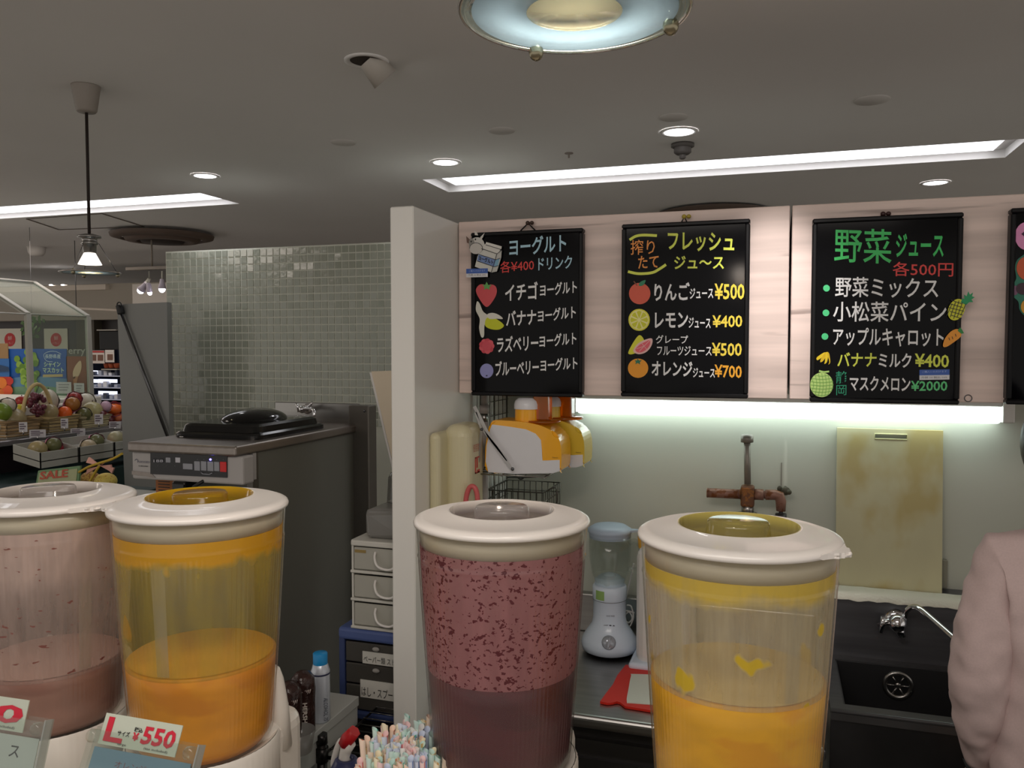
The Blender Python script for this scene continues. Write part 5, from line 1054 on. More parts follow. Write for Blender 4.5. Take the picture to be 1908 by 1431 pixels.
def basket(cx, w, d, h, lb, mat, py0, X=FX, handle=False, rot=0):
    c = fp(cx, py0, X); c.z = SH+.002; t = thing('wicker_basket', tuple(c), lb, 'basket')
    bm = B(); n = 5
    for k in range(n):      # woven rows
        z0 = c.z+h*k/n; z1 = c.z+h*(k+.86)/n; s = 1+.10*k/n; o = .004
        for a, b in (((-w*s, -d*s), (w*s, -d*s+.008)), ((-w*s, d*s-.008), (w*s, d*s)), ((-w*s, -d*s), (-w*s+.008, d*s)), ((w*s-.008, -d*s), (w*s, d*s))): bx(bm, (c.x+a[0], c.y+a[1], z0), (c.x+b[0], c.y+b[1], z1), .003, 1)
    obj('woven_side', bm, mat, t); bm = B(); bx(bm, (c.x-w, c.y-d, c.z), (c.x+w, c.y+d, c.z+.006)); bx(bm, (c.x-w*.98, c.y-d*.98, c.z+.01), (c.x+w*.98, c.y+d*.98, c.z+h*.8)); obj('straw_filling', bm, netw, t)
    bm = B(); z = c.z+h*1.0; tube(bm, [(c.x-w*1.1, c.y-d*1.1, z), (c.x+w*1.1, c.y-d*1.1, z), (c.x+w*1.1, c.y+d*1.1, z), (c.x-w*1.1, c.y+d*1.1, z)], .006, 8, closed=True); obj('rim', bm, mat, t)
    if handle:
        bm = B(); pts = [(c.x+.02+.04*math.cos(a)*0, c.y-.07+.085*math.cos(a), c.z+h*.6+.19*math.sin(a)) for a in (PI*i/16 for i in range(17))]
        tube(bm, pts, .009, 8); obj('handle', bm, M('cane', (206, 184, 130), .6), t)
    return t
basket(88, .10, .085, .075, 'wicker basket with tall arched cane handle on the fruit stand', wick, 795, handle=True)
basket(12, .10, .085, .075, 'coarse wicker basket at the left edge of the fruit stand', M('wicker_coarse', (176, 146, 104), .8, noise=((8, 8, 60), .6), bump=((20, 20, 120), 1)), 802)
basket(152, .09, .085, .06, 'low pale basket holding netted melons, right of the handled basket', wick2, 795)
def fruit(px, py, rpx, rgb, lb, cat='fruit', s=(1, 1, 1), X=FX+.04, net=None, name='fruit', stem=True, bumpy=False):
    c = fp(px, py, X); r = rpx*c.length/F*.93 if False else rpx*math.hypot(c.x, c.y)/F*.98
    t = thing(name, (c.x, c.y, c.z-r), lb, cat); bm = B(); ball(bm, c, r, s, 20)
    if bumpy:
        bm.free(); bm = B(); R = random.Random(px)
        for k in range(34):
            v = Vector((R.gauss(0, 1), R.gauss(0, 1), R.gauss(0, 1))).normalized()*r*.8; ball(bm, c+Vector((v.x*s[0], v.y*s[1], v.z*s[2])), r*.26, seg=8)
        obj('grape_cluster', bm, M('f_%d_%d_%d' % rgb, rgb, .3, coat=.3), t, kind='stuff')
    else: obj('flesh', bm, M('f_%d_%d_%d' % rgb, rgb, .35, noise=((30, 30, 30), .12), coat=.15), t)
    if stem and not bumpy: bm = B(); tube(bm, [c+Vector((0, 0, r*s[2]*.94)), c+Vector((.003, 0, r*s[2]*1.12))], .0022, 6); obj('stem', bm, tinted((70, 56, 34), .7), t)
    if net:
        bm = B(); d_ = Vector((.8, -.45, .35)).normalized(); R3 = Vector((0, 0, 1)).rotation_difference(d_).to_matrix()
        lathe(bm, c, [(r*1.10, r*.25), (r*1.16, r*.0), (r*1.12, -r*.45), (r*.8, -r*.85), (r*.3, -r*1.1)], 24, rip=lambda a, z: 1+.05*math.sin(8*a), M4=R3); obj('foam_net', bm, M('net_%d_%d_%d' % net, net, .8, bump=((200, 200, 200), .6)), t)
PINK = (222, 140, 170); WH = (216, 210, 200)
fruit(2, 768, 16, (120, 146, 44), 'green bunch in a white net, half cut by the left edge', net=WH, name='wrapped_fruit')
fruit(-4, 792, 13, (206, 200, 182), 'white wrapped melon at the very left edge', name='melon'); fruit(24, 783, 20, (164, 148, 108), 'beige melon in the coarse left basket', name='melon')
fruit(14, 756, 12, (206, 196, 180), 'crumpled white wrap above the left beige melon', net=WH, name='wrapped_fruit'); fruit(40, 749, 10, (176, 44, 36), 'red apple behind the yellow apple', name='apple', X=FX-.08)
fruit(37, 763, 9, (222, 208, 60), 'small yellow apple between the two left baskets', name='apple', X=FX-.04)
fruit(69, 753, 17, (104, 44, 60), 'dark red grape bunch under the basket handle', 'grapes', (.75, .75, 1.35), bumpy=True, name='grape_bunch', X=FX+.05)
fruit(90, 747, 15, (206, 198, 180), 'white netted fruit leaning behind the grapes', s=(1, 1, 1.3), net=WH, name='wrapped_fruit', X=FX-.02); fruit(92, 768, 14, (168, 150, 108), 'small beige melon right of the grapes', name='melon')
fruit(121, 769, 11, (238, 104, 34), 'orange persimmon lowest left in the pink net cluster', net=PINK, name='persimmon'); fruit(139, 743, 11, (150, 44, 40), 'dark red apple on top of the pink net cluster', net=PINK, name='apple', X=FX-.02)
fruit(135, 753, 12, (166, 108, 46), 'brown pear in a pink foam net', net=PINK, name='pear'); fruit(172, 768, 18, (168, 160, 112), 'netted green melon with pale skin in the low basket', name='melon', X=FX)
fruit(156, 773, 12, (96, 96, 50), 'dark olive melon half wrapped in white net', net=WH, name='melon', X=FX+.07); fruit(160, 748, 14, (206, 202, 184), 'crumpled white wrap behind the olive melon', name='wrapped_fruit', net=WH, X=FX-.07)
fruit(197, 757, 9, (196, 160, 180), 'pink and white wrapped fruit near the right end of the stand', net=(206, 190, 200), name='wrapped_fruit'); fruit(213, 762, 12, (240, 112, 36), 'bright orange fruit in pink net at the right end', s=(1, 1.2, .75), net=PINK, name='persimmon')
fruit(189, 776, 11, (86, 16, 20), 'dark cherry red fruit beside the right price tag', name='plum'); fruit(203, 783, 9, (92, 18, 24), 'second dark red fruit, lower beside the orange ones', name='plum'); fruit(219, 777, 8, (234, 130, 84), 'pale orange fruit under the bright orange one', name='persimmon', net=PINK)
tagm = M('tag_white', (206, 204, 208), .5)
def small_tag(px, py, w, h, lb, X=GX+.01, par=None, tilt=0):
    c = fp(px, py, X); k = math.hypot(c.x, c.y)/F; u = Vector((-.55, -.83, 0)).normalized(); u = Vector((.83, .55, 0)); t = thing('price_tag', tuple(c-Vector((0, 0, h*k/2))), lb, 'price tag', 'small price tags on the fruit stand')
    n_ = Vector((.55, -.83, 0)); bm = B(); z = Vector((0, 0, h*k/2)); a = u*w*k/2; poly(bm, [c-a-z, c+a-z, c+a+z, c-a+z], n_*-.002); obj('card', bm, tagm, t)
    for j, s in enumerate((.5, .05, -.4)):
        bm = B(); poly(bm, [c-a*.8+z*s+n_*.001, c+a*(.3+.4*(j % 2))+z*s+n_*.001, c+a*(.3+.4*(j % 2))+z*(s+.22)+n_*.001, c-a*.8+z*(s+.22)+n_*.001], n_*.0005); obj('print_line', bm, flat((96, 80, 96)), t)
    bm = B(); cyl(bm, c-z*1.5, c-z*.6, .003, seg=6); obj('clip', bm, chrome, t)
for px, py, w, h, lb in ((43, 796, 12, 16, 'white price tag by the coarse left basket'), (70, 808, 24, 13, 'wide white price tag tilted below the handled basket'), (120, 789, 11, 16, 'narrow white price tag left of the low basket'), (145, 805, 22, 12, 'faint price tag hanging from the shelf edge'),
                         (184, 781, 13, 17, 'white price tag right of the low basket'), (214, 792, 18, 12, 'white price tag at the right end of the shelf')): small_tag(px, py, w, h, lb)
# gift boxes in front
boxm = M('gift_box', (176, 176, 168), .7)
BXX = -2.97
F0 = at(75, 844, X=BXX); R0 = at(146, 835, X=BXX); L0 = at(22.6, 828, Y=F0.y); D0 = at(71, 874, X=BXX)
eY = Vector((0, (R0-F0).y, 0)); eX = L0-F0; hB = F0.z-D0.z
for k, lb in enumerate(('open white gift box with melon and pink wrapped fruit, nearest', 'open white gift box with pink net melon, middle of three', 'open white gift box at the right, partly behind the grey screen')):
    o = F0+eY*1.03*k; t = thing('gift_box', tuple(o-Vector((0, 0, hB))), lb, 'box', 'open gift boxes in front of the fruit stand')
    Fc, Rc, Lc = o, o+eY, o+eX; Bc = o+eX+eY; dz = Vector((0, 0, -hB)); dl = Vector((0, 0, -hB-.0)); w = .004
    for nm, a, b, n_ in (('side_wall', Fc, Rc, eX.normalized()), ('side_wall', Fc, Lc, eY.normalized()), ('side_wall', Lc, Bc, -eX.normalized()), ('side_wall', Rc, Bc, -eY.normalized())):
        bm = B(); poly(bm, [a, b, b+dz, a+dz], n_*w); obj(nm, bm, boxm, t)
    bm = B(); poly(bm, [Fc+dz*.6, Rc+dz*.6, Bc+dz*.6, Lc+dz*.6], (0, 0, .004)); obj('tray_floor', bm, boxm, t)
    m_ = o+eX*.5+eY*.5+Vector((0, 0, -.025))
def inbox(px, py, r, rgb, lb, net=None, name='melon'): fruit(px, py, r, rgb, lb, X=-3.05, net=net, name=name, stem=False)
inbox(70, 838, 15, (168, 152, 106), 'beige melon in the nearest gift box'); inbox(100, 829, 12, (110, 112, 70), 'small green melon in pink net, in the nearest gift box', PINK); inbox(108, 836, 9, (176, 44, 66), 'red fruit in the nearest gift box', None, 'apple'); inbox(124, 834, 6, (190, 196, 60), 'tiny yellow green fruit in the nearest gift box', None, 'lime')
inbox(165, 833, 13, (196, 180, 150), 'pale wrapped melon in the middle gift box', WH); inbox(180, 822, 12, (110, 112, 76), 'olive melon in pink net, in the middle gift box', PINK); inbox(196, 832, 9, (206, 150, 150), 'pink wrapped fruit in the middle gift box', PINK, 'wrapped_fruit'); inbox(216, 818, 14, (170, 164, 130), 'beige melon in the right gift box')
# SALE sign
t = thing('sale_sign', at(97, 895, Y=2.2), 'green framed sign reading SALE in red letters behind the pink dispenser', 'sign')
SY = 2.2; q = [at(65, 912, Y=SY), at(145, 912, Y=SY), at(149, 868, Y=SY), at(71, 877, Y=SY)]; bm = B(); poly(bm, q, (0, .008, 0)); obj('sign_frame', bm, M('sign_green', (112, 146, 104), .5), t)
q = [at(69, 912, Y=SY), at(141, 912, Y=SY), at(145, 873, Y=SY), at(74, 881, Y=SY)]; bm = B(); poly(bm, q, (0, -.002, 0)); obj('sign_face', bm, M('sign_face', (172, 178, 136), .5), t)
write('SALE', at(74, 894, Y=SY-.003), at(126, 889, Y=SY-.003), (0, 0, .028), M('sale_red', (190, 84, 60), .5), t, .03, slant=.03)
# yellow bundle with pink bow and stalk
t = thing('gift_melon', at(185, 890, Y=2.25), 'yellow rounded bundle with pink bow and long yellow stalk behind the pink dispenser', 'gift')
ye = M('bundle_yellow', (226, 206, 104), .6, two=((196, 150, 70), (150, 150, 150), .6)); mel2 = M('bundle_cord', (190, 160, 50), .7); pk = M('bow_pink', (226, 170, 156), .7)
def gp(px, py, Y=2.25): return at(px, py, Y=Y)
bm = B(); ball(bm, gp(197, 897), .037, (1, 1, .8), 24); obj('yellow_round', bm, ye, t)
bm = B(); ball(bm, gp(168, 893, 2.28), .034, (1, 1, .8), 24); obj('yellow_round', bm, M('bundle_tan', (204, 166, 90), .7, two=((160, 110, 60), (200, 200, 200), .52)), t)
bm = B(); tube(bm, path_smooth([tuple(gp(*q, 2.2)) for q in ((147, 880), (165, 870), (185, 863), (205, 857), (218, 851), (228, 845))], 4), .0042, 8); tube(bm, path_smooth([tuple(gp(*q, 2.2)) for q in ((185, 868), (175, 884), (166, 900))], 4), .0042, 8); obj('stalk', bm, mel2, t)
bm = B()
for a, b, c_ in (((186, 868), (160, 862), (165, 852)), ((186, 868), (162, 874), (160, 884)), ((186, 868), (206, 866), (208, 880)), ((186, 868), (200, 856), (207, 852)), ((196, 870), (212, 872), (208, 882))): poly(bm, [gp(*a, 2.21), gp(*b, 2.205), gp(*c_, 2.21)], (0, .006, 0))
obj('bow', bm, pk, t)
bm = B(); p = gp(185, 905); bx(bm, (p.x-.25, 2.15, 0), (p.x+.16, 2.36, at(100, 914, Y=2.2).z)); obj('display_plinth', bm, M('stand_green'), label='dark green plinth under the SALE sign and the yellow bundle', cat='stand')

# ------- glass display case
KX = -4.0
kA, kB = at(47, 585, X=KX), at(160, 590, X=KX); yA, yB = kA.y, kB.y; kz = (kA.z+kB.z)/2
bA = at(55, 745, Y=yA); topB = at(60, 527, Y=yB); topA = at(0, 530, Y=yA); bz = at(167, 738, X=KX).z
t = thing('display_case', (KX-.3, (yA+yB)/2, bz-.05), 'glass display case with white angled frame bars in the fruit shop', 'display case')
fr_m = M('case_frame', (178, 176, 166), .4); tx = topB.x; tz = topB.z
for y in (yA, yB):
    bm = B()
    for a, b in (((tx, tz), (KX, kz)), ((KX, kz), (KX+.01, bz))):
        d_ = Vector((b[0]-a[0], 0, b[1]-a[1])).normalized(); n_ = Vector((-d_.z, 0, d_.x))*.010; A_ = Vector((a[0], y, a[1])); B_ = Vector((b[0], y, b[1]))
        poly(bm, [A_+n_, B_+n_, B_-n_, A_-n_], (0, .03, 0))
    obj('frame_bar', bm, fr_m, t)
for x, z, r in ((tx, tz, .012), (KX, kz, .004)):
    bm = B(); tube(bm, [(x, yA-.6, z), (x, yB+.03, z)], r, 8); obj('long_rail', bm, fr_m, t)
pane = thin('case_glass', (244, 250, 244), .90, .12, .04, 1.5, .14)
for nm, q in (('slanted_pane', [(tx, yA, tz), (KX, yA, kz), (KX, yB, kz), (tx, yB, tz)]), ('upright_pane', [(KX, yA, kz), (KX+.01, yA, bz), (KX+.01, yB, bz), (KX, yB, kz)])):
    bm = B(); poly(bm, q, (.004, 0, .002)); obj(nm, bm, pane, t)
bm = B(); bx(bm, (KX-.9, yA-.5, bz-.055), (KX+.03, yB+.08, bz-.005), .005, 1); obj('white_ledge', bm, tinted((216, 212, 202), .5), t)
bm = B(); bx(bm, (KX-.85, yA-.45, 0), (KX-.05, yB+.03, bz-.055)); obj('case_base', bm, M('stand_dark'), t)
# posters behind the glass
PYY = yB+.12
def poster(x0, y0, x1, y1, rgb, name, lb, cat, Y=None, dy=0):
    Y = Y or PYY; a = at(x0, y1, Y=Y); b = at(x1, y0, Y=Y); t = thing(name, ((a.x+b.x)/2, Y, a.z), lb, cat)
    bm = B(); bx(bm, (a.x, Y-.004-dy, a.z), (b.x, Y-dy, b.z)); obj('sheet', bm, M('poster_%d_%d_%d' % rgb, rgb, .5), t); return t
def onp(t, pts, rgb, name='print', dy=.005, smooth=False, Y=None): return shape(pts, (Y or PYY)-dy, M('poster_%d_%d_%d' % rgb, rgb, .5), t, name, smooth, .001)
t = poster(17, 650, 125, 741, (24, 88, 168), 'grape_poster', 'blue poster with big green muscat grape bunch and white Japanese lettering', 'poster')
onp(t, [(17, 705), (60, 700), (125, 706), (125, 741), (17, 741)], (92, 140, 176), 'sea_band'); onp(t, [(17, 722), (70, 718), (125, 724), (125, 741), (17, 741)], (120, 160, 124), 'field_band', .0055)
R = random.Random(5)
for k in range(34):
    v = k/34; py = 656+72*v; wdt = 22*math.sin(PI*(.25+.7*v)) ; px = 47+12*v+R.uniform(-1, 1)*wdt*.9
    onp(t, ell(px, py, 5.6, 6.2, 12), ((118, 156, 48), (92, 132, 34), (144, 178, 70))[k % 3], 'grape', .007+.0002*k)
def wp(t, s, xl, xr, yc, h, rgb, Y=None, w=.02, dy=.006): return wpx(s, xl, xr, yc, yc, h, M('poster_%d_%d_%d' % rgb, rgb, .5), t, (Y or PYY)-dy, w)
wp(t, '長野県産', 84, 113, 664, 8, (206, 226, 236), w=.01); wp(t, 'シャイン', 82, 113, 679, 10, (196, 226, 190), w=.03); wp(t, 'マスカット', 80, 119, 690, 10, (196, 226, 190), w=.03)
onp(t, [(80, 698), (117, 697), (117, 702), (80, 703)], (196, 176, 120), 'caption_bar')
for pts in ([(83, 668), (82, 660), (92, 655), (104, 655), (114, 660)], [(83, 668), (88, 673), (98, 674)]): stroke(pts, 1.2, PYY-.0075, M('poster_206_226_236'), t)
t = poster(125.5, 664, 161, 737, (134, 74, 42), 'ice_cream_poster', 'brown poster showing a soft ice cream cone', 'poster'); onp(t, [(150, 672), (152, 685), (147, 700), (138, 706), (136, 694), (141, 681)], (214, 186, 150), 'ice_cream', smooth=True); onp(t, [(137, 702), (146, 701), (141, 722), (136, 716)], (190, 130, 80), 'cone')
t = poster(-30, 640, 18, 668, (160, 124, 80), 'brown_poster', 'tan poster at the left edge of the glass case', 'poster', dy=.01); t = poster(-30, 668, 20, 702, (52, 110, 176), 'sea_poster', 'blue sea picture poster at the left edge', 'poster', dy=.01)
onp(t, [(-30, 682), (0, 680), (16, 684), (18, 692), (-30, 694)], (40, 66, 100), 'island', .016)
t = poster(-30, 702, 24, 742, (200, 60, 40), 'fruit_poster', 'red and orange fruit photo poster at the left edge', 'poster', dy=.012)
for x, y, r, c_ in ((2, 714, 11, (240, 130, 40)), (14, 728, 10, (230, 90, 40)), (-4, 734, 12, (236, 120, 40)), (18, 710, 7, (206, 50, 40))): onp(t, ell(x, y, r, r), c_, 'fruit_print', .018)
for x0, y0, x1, y1, lb in ((106, 712, 133, 733, 'clear holder with white price sheet in the glass case'), (139, 714, 157, 731, 'small white price card in the glass case under the ice cream')):
    t = poster(x0, y0, x1, y1, (206, 208, 210), 'price_sheet', lb, 'price tag', PYY-.05); 
    for j in range(3): onp(t, [(x0+3, y0+4+j*5), (x1-4-j*2, y0+4+j*5), (x1-4-j*2, y0+5.4+j*5), (x0+3, y0+5.4+j*5)], (130, 130, 140), 'print_line', .006, Y=PYY-.05)
t = poster(126, 652, 160, 664, (84, 84, 76), 'letter_panel', 'grey strip with cut letters erry inside the glass case', 'sign'); wp(t, 'erry', 128, 159, 657, 13, (170, 170, 160), w=.01)
# lit white shop signs behind
for x0, x1, lb in ((-6, 40, 'left white shop sign panel with red oval mark'), (83.5, 126, 'right white shop sign panel with red oval mark')):
    YS_ = 6.595; t = poster(x0, 612, x1, 662, (236, 232, 214), 'shop_sign', lb, 'sign', YS_)
    cx = x1-21.5; onp(t, ell(cx, 633, 10.2, 12.6), (214, 34, 36), 'red_oval', .005, Y=YS_); wp(t, '鮮', cx-4, cx+4, 630, 8, (240, 190, 180), YS_, .01, .007); wp(t, 'いちご', cx-7, cx+7, 639, 4, (240, 190, 180), YS_, .0, .007)
# hanging plant
t = thing('hanging_plant', at(58, 600, Y=yB+.3), 'dark green leafy hanging plant above the muscat poster', 'plant')
R = random.Random(9)
for k in range(26):
    c = at(44+R.uniform(0, 34), 590+R.uniform(0, 44)*(1 if k % 2 else .6), Y=yB+.3+R.uniform(-.05, .05)); s = .05; a = R.uniform(0, 6.28); d_ = Vector((math.cos(a), R.uniform(-.4, .4), math.sin(a)-.5)).normalized(); n_ = d_.cross(Vector((0, 1, 0))).normalized()
    bm = B(); poly(bm, [c, c+d_*s*.5+n_*s*.28, c+d_*s, c+d_*s*.5-n_*s*.28], (0, .002, 0)); obj('leaf', bm, M('leaf_green', (46, 74, 26), .6), t)
bm = B(); p_ = at(60, 620, Y=yB+.3); tube(bm, [(p_.x, p_.y, CZ), p_], .0015, 6); obj('hanging_wire', bm, dsteel, t)
# dark backdrop, pale bulkhead
bm = B(); bx(bm, (-9.5, 6.6, 0), (-5.25, 6.7, 2.10)); struct('wall_shop', bm, M('shop_dark', (50, 42, 42), .4)); bm = B(); bx(bm, (-9.8, 6.45, 2.07), (-4.9, 6.75, 2.42)); struct('trim_3', bm, M('bulkhead', (176, 168, 156), .8))
bm = B(); bx(bm, (-9.8, 6.40, 2.36), (-6.2, 6.45, 2.41)); struct('trim_4', bm, M('trim_white', (226, 214, 200), .6))
for px, py in ((95, 531), (117, 531)):
    t = thing('far_downlight', at(px, py, Y=6.43), 'tiny distant ceiling light %s' % ('left of the pair over the glass case' if px < 100 else 'right of the pair over the glass case'), 'light'); bm = B(); ball(bm, at(px, py, Y=6.43), .016, (1.2, 1, .35)); obj('lamp_face', bm, glow, t)
bm = B(); p_ = at(142, 575, Y=4.9); cyl(bm, (p_.x, 4.9, CZ), p_, .003, seg=6); obj('hanging_wire', bm, dsteel, label='thin wire hanging from the ceiling behind the small lamp', cat='wire')
# refrigerated shelf at the aisle end
YR = 5.4; a0 = at(163, 770, Y=YR); b0 = at(240, 652, Y=YR)
t = thing('open_chiller', ((a0.x+b0.x)/2, YR+.2, 0), 'lit open chiller with white shelves between the glass case and the grey screen', 'chiller')
bm = B(); bx(bm, (a0.x-.02, YR+.35, 0), (b0.x, YR+.4, b0.z)); bx(bm, (a0.x-.03, YR, 0), (a0.x-.01, YR+.4, b0.z)); bx(bm, (b0.x, YR, 0), (b0.x+.02, YR+.4, b0.z)); bx(bm, (a0.x, YR-.02, 0), (b0.x, YR+.35, at(200, 765, Y=YR).z-.02)); obj('cabinet_shell', bm, M('chiller_dark', (34, 40, 58), .5), t)
for py in (700, 722, 744, 760):
    z = at(200, py, Y=YR).z; bm = B(); bx(bm, (a0.x, YR+.02, z-.008), (b0.x, YR+.35, z)); obj('shelf', bm, M('chiller_shelf', (196, 204, 224), .4), t)
for x0, x1, py in ((165, 192, 690), (165, 190, 706), (190, 224, 706), (190, 224, 728)):
    p = at(x0, py, Y=YR+.1); q = at(x1, py+7, Y=YR+.1); bm = B(); bx(bm, (p.x, YR+.06, q.z), (q.x, YR+.07, p.z)); obj('light_strip', bm, M('chiller_light', (220, 226, 255), .5, emit=((.82, .86, 1.0), 1.1)), t)
R = random.Random(12)
for j, py in enumerate((700, 722, 744, 760)):
    for i in range(6):
        px = 166+i*10+R.uniform(-1, 1); p = at(px, py-.5, Y=YR+.05); w = R.uniform(.025, .04); h = R.uniform(.02, .05); z = at(200, py, Y=YR).z
        bm = B(); bx(bm, (p.x, YR+.03, z), (p.x+w, YR+.03+.05, z+h), .003, 1)
        obj('food_pack', bm, M('pack_%d' % ((i+j) % 4), ((226, 228, 236), (60, 66, 84), (176, 184, 204), (206, 206, 214))[(i+j) % 4], .5), label='%s food pack, %s on the %s chiller shelf' % (('white', 'dark', 'blue-grey', 'pale grey')[(i+j) % 4], ('leftmost', 'second', 'third', 'fourth', 'fifth', 'rightmost')[i], ('top', 'second', 'third', 'lowest')[j]), cat='pack', group='food packs in the open chiller')
for x0, y0, x1, y1, rgb, lb in ((166, 653, 195, 677, (206, 196, 188), 'recipe board with food photos and red heading over the chiller'), (197, 652, 213, 675, (214, 206, 200), 'smaller food photo board right of the recipe board')):
    t = poster(x0, y0, x1, y1, rgb, 'recipe_board', lb, 'sign', YR-.02)
    onp(t, [(x0+1, y0+.5), (x1-1, y0+.5), (x1-1, y0+4), (x0+1, y0+4)], (170, 50, 50) if x0 == 166 else (214, 210, 206), 'heading', .006, Y=YR-.02)
    for k in range(2 if x0 == 166 else 1): onp(t, [(x0+3+13*k, y0+8), (x0+13+13*k, y0+8), (x0+13+13*k, y0+19), (x0+3+13*k, y0+19)], (110, 76, 60), 'food_photo', .006, Y=YR-.02)
for px, lb in ((194, 'left'), (203, 'middle'), (213, 'right')):
    c = at(px, 686, Y=YR-.0); bm = B(); lathe(bm, (c.x, c.y+.03, c.z), [(0, 0), (.018, 0), (.026, .03), (.026, .04), (.02, .04)], 18); obj('clay_pot', bm, tinted((176, 84, 50), .6), label='small clay pot, %s of three above the lit chiller shelf' % lb, cat='pot')
bm = B(); c = at(203, 687.5, Y=YR); bx(bm, (c.x-.08, YR-.0, c.z-.008), (c.x+.08, YR+.08, c.z)); obj('pot_shelf', bm, tinted((176, 170, 160), .5), label='small shelf carrying three clay pots', cat='shelf')
# black box, header, columns in the far aisle
a = at(185, 652, Y=6.2); b = at(222, 616, Y=6.2); bm = B(); bx(bm, (a.x, 6.2, a.z), (b.x, 6.6, b.z), .01); obj('black_unit', bm, black_mt, label='black wall unit hanging above the recipe boards', cat='cabinet')
a = at(183, 616, Y=6.2); b = at(219, 614, Y=6.2); bm = B(); bx(bm, (a.x, 6.18, a.z), (b.x, 6.2, b.z)); obj('unit_top_edge', bm, tinted((214, 210, 200), .5), label='pale top edge strip over the black wall unit', cat='strip')
bm = B(); a = at(140, 574, Y=6.0); b = at(230, 579, Y=6.0); tube(bm, [a, b], .012, 6); struct('trim_5', bm, M('trim_white'))
bm = B(); a = at(150, 640, Y=6.55); b = at(182, 585, Y=6.55); bx(bm, (a.x, 6.5, 0), (b.x, 6.6, b.z)); struct('wall_column', bm, M('column_olive', (84, 78, 66), .6))
bm = B(); a = at(182, 640, Y=7.2); b = at(250, 582, Y=7.2); bx(bm, (a.x, 7.2, 0), (b.x, 7.3, b.z)); struct('wall_window', bm, M('window_grey', (126, 122, 104), .5))
for px in (192, 199): bm = B(); a = at(px, 600, Y=7.15); bx(bm, (a.x-.01, 7.15, 1.6), (a.x+.01, 7.2, 2.05)); struct('trim_6', bm, M('bulkhead'))
# white wall board and track spotlights
a = at(247, 566, Y=5.6); b = at(330, 527, Y=5.6); bm = B(); bx(bm, (a.x, 5.6, 0), (b.x, 5.64, b.z)); obj('white_board', bm, tinted((196, 190, 182), .7), label='plain pale panel behind the track spotlights', cat='panel')
t = thing('track_lights', at(272, 503, Y=4.6), 'track with three clip spotlights by the top left corner of the tiled wall', 'light'); TYY = 4.6
bm = B(); a = at(238, 504, Y=TYY); b = at(330, 504, Y=TYY); bx(bm, (a.x, TYY-.02, a.z), (b.x, TYY+.02, a.z+.02)); obj('track', bm, tinted((120, 110, 98), .6), t)
bm = B(); cyl(bm, ((a.x+b.x)/2, TYY, a.z+.02), ((a.x+b.x)/2, TYY, CZ), .006, seg=8); obj('hanger_rod', bm, tinted((120, 110, 98), .6), t)
for (sx, sy, bx_, by_, r) in ((278, 512, 263, 540, .030), (278, 530, 279, 545, .018), (302, 515, 302, 538, .026)):
    p = at(sx, 505, Y=TYY); q = at(bx_, by_, Y=TYY); m_ = at(sx, sy+8, Y=TYY); d_ = (q-m_).normalized()
    bm = B(); tube(bm, [p, m_], .004, 6); tube(bm, [m_-d_*.005, m_+d_*.04], .012, 10); obj('stem', bm, tinted((190, 186, 170), .5), t)
    bm = B(); R3 = Vector((0, 0, 1)).rotation_difference(d_).to_matrix(); e = q-d_*.035
    lathe(bm, e, [(.014, -.03), (.018, 0), (r, .035), (r*.95, .036)], 20, M4=R3); obj('shade', bm, tinted((170, 160, 170), .4), t)
    bm = B(); lathe(bm, e, [(0, .034), (r*.93, .034)], 20, M4=R3); ball(bm, e+d_*.040, r*.8, seg=12); obj('bulb', bm, M('spot_glow', (240, 235, 255), .4, emit=((.92, .90, 1.0), 14)), t)

# ============================================================ person at the sink
def skin(name, verts, edges, radii, mat, parent, sub=2, root=0, push=0):
    me = bpy.data.meshes.new(name); org = WL[parent.name]; me.from_pydata([tuple(Vector(v)-org) for v in verts], edges, []); me.update()
    o = bpy.data.objects.new(name, me); C.objects.link(o); o.parent = parent; me.materials.append(mat)
    m = o.modifiers.new('skin', 'SKIN'); m.use_smooth_shade = True
    if not me.skin_vertices: me.attributes.new('skin', 'FLOAT', 'POINT')
    for i, r in enumerate(radii):
        sv = me.skin_vertices[0].data[i]; sv.radius = r if isinstance(r, tuple) else (r, r); sv.use_root = (i == root)
    s = o.modifiers.new('sub', 'SUBSURF'); s.levels = sub; s.render_levels = sub
    if push:
        tx = bpy.data.textures.get('folds') or bpy.data.textures.new('folds', 'CLOUDS'); tx.noise_scale = .06; tx.noise_depth = 1
        s = o.modifiers.new('sub2', 'SUBSURF'); s.levels = 2; s.render_levels = 2
        d = o.modifiers.new('folds', 'DISPLACE'); d.texture = tx; d.strength = push; d.mid_level = .5
    dg = bpy.context.evaluated_depsgraph_get(); dg.update(); me2 = bpy.data.meshes.new_from_object(o.evaluated_get(dg)); o.modifiers.clear(); o.data = me2
    for p in me2.polygons: p.use_smooth = True
    bpy.data.meshes.remove(me); WL[o.name] = org; return o
PXc, PYc = .555, 1.80
t = thing('person', (PXc, PYc, 0), 'person in loose pale pink shirt with black hair, standing back turned at the sink', 'person')
skn = M('skin', (206, 160, 134), .5); shirt = M('shirt_pink', (206, 184, 182), .85, noise=((300, 300, 300), .05), bump=((18, 18, 12), .5)); trou = M('trousers', (34, 34, 40), .8); hair = M('hair_black', (12, 11, 12), .45, bump=((200, 200, 20), .6))
P = lambda x, y, z: (PXc+x, PYc+y, z)
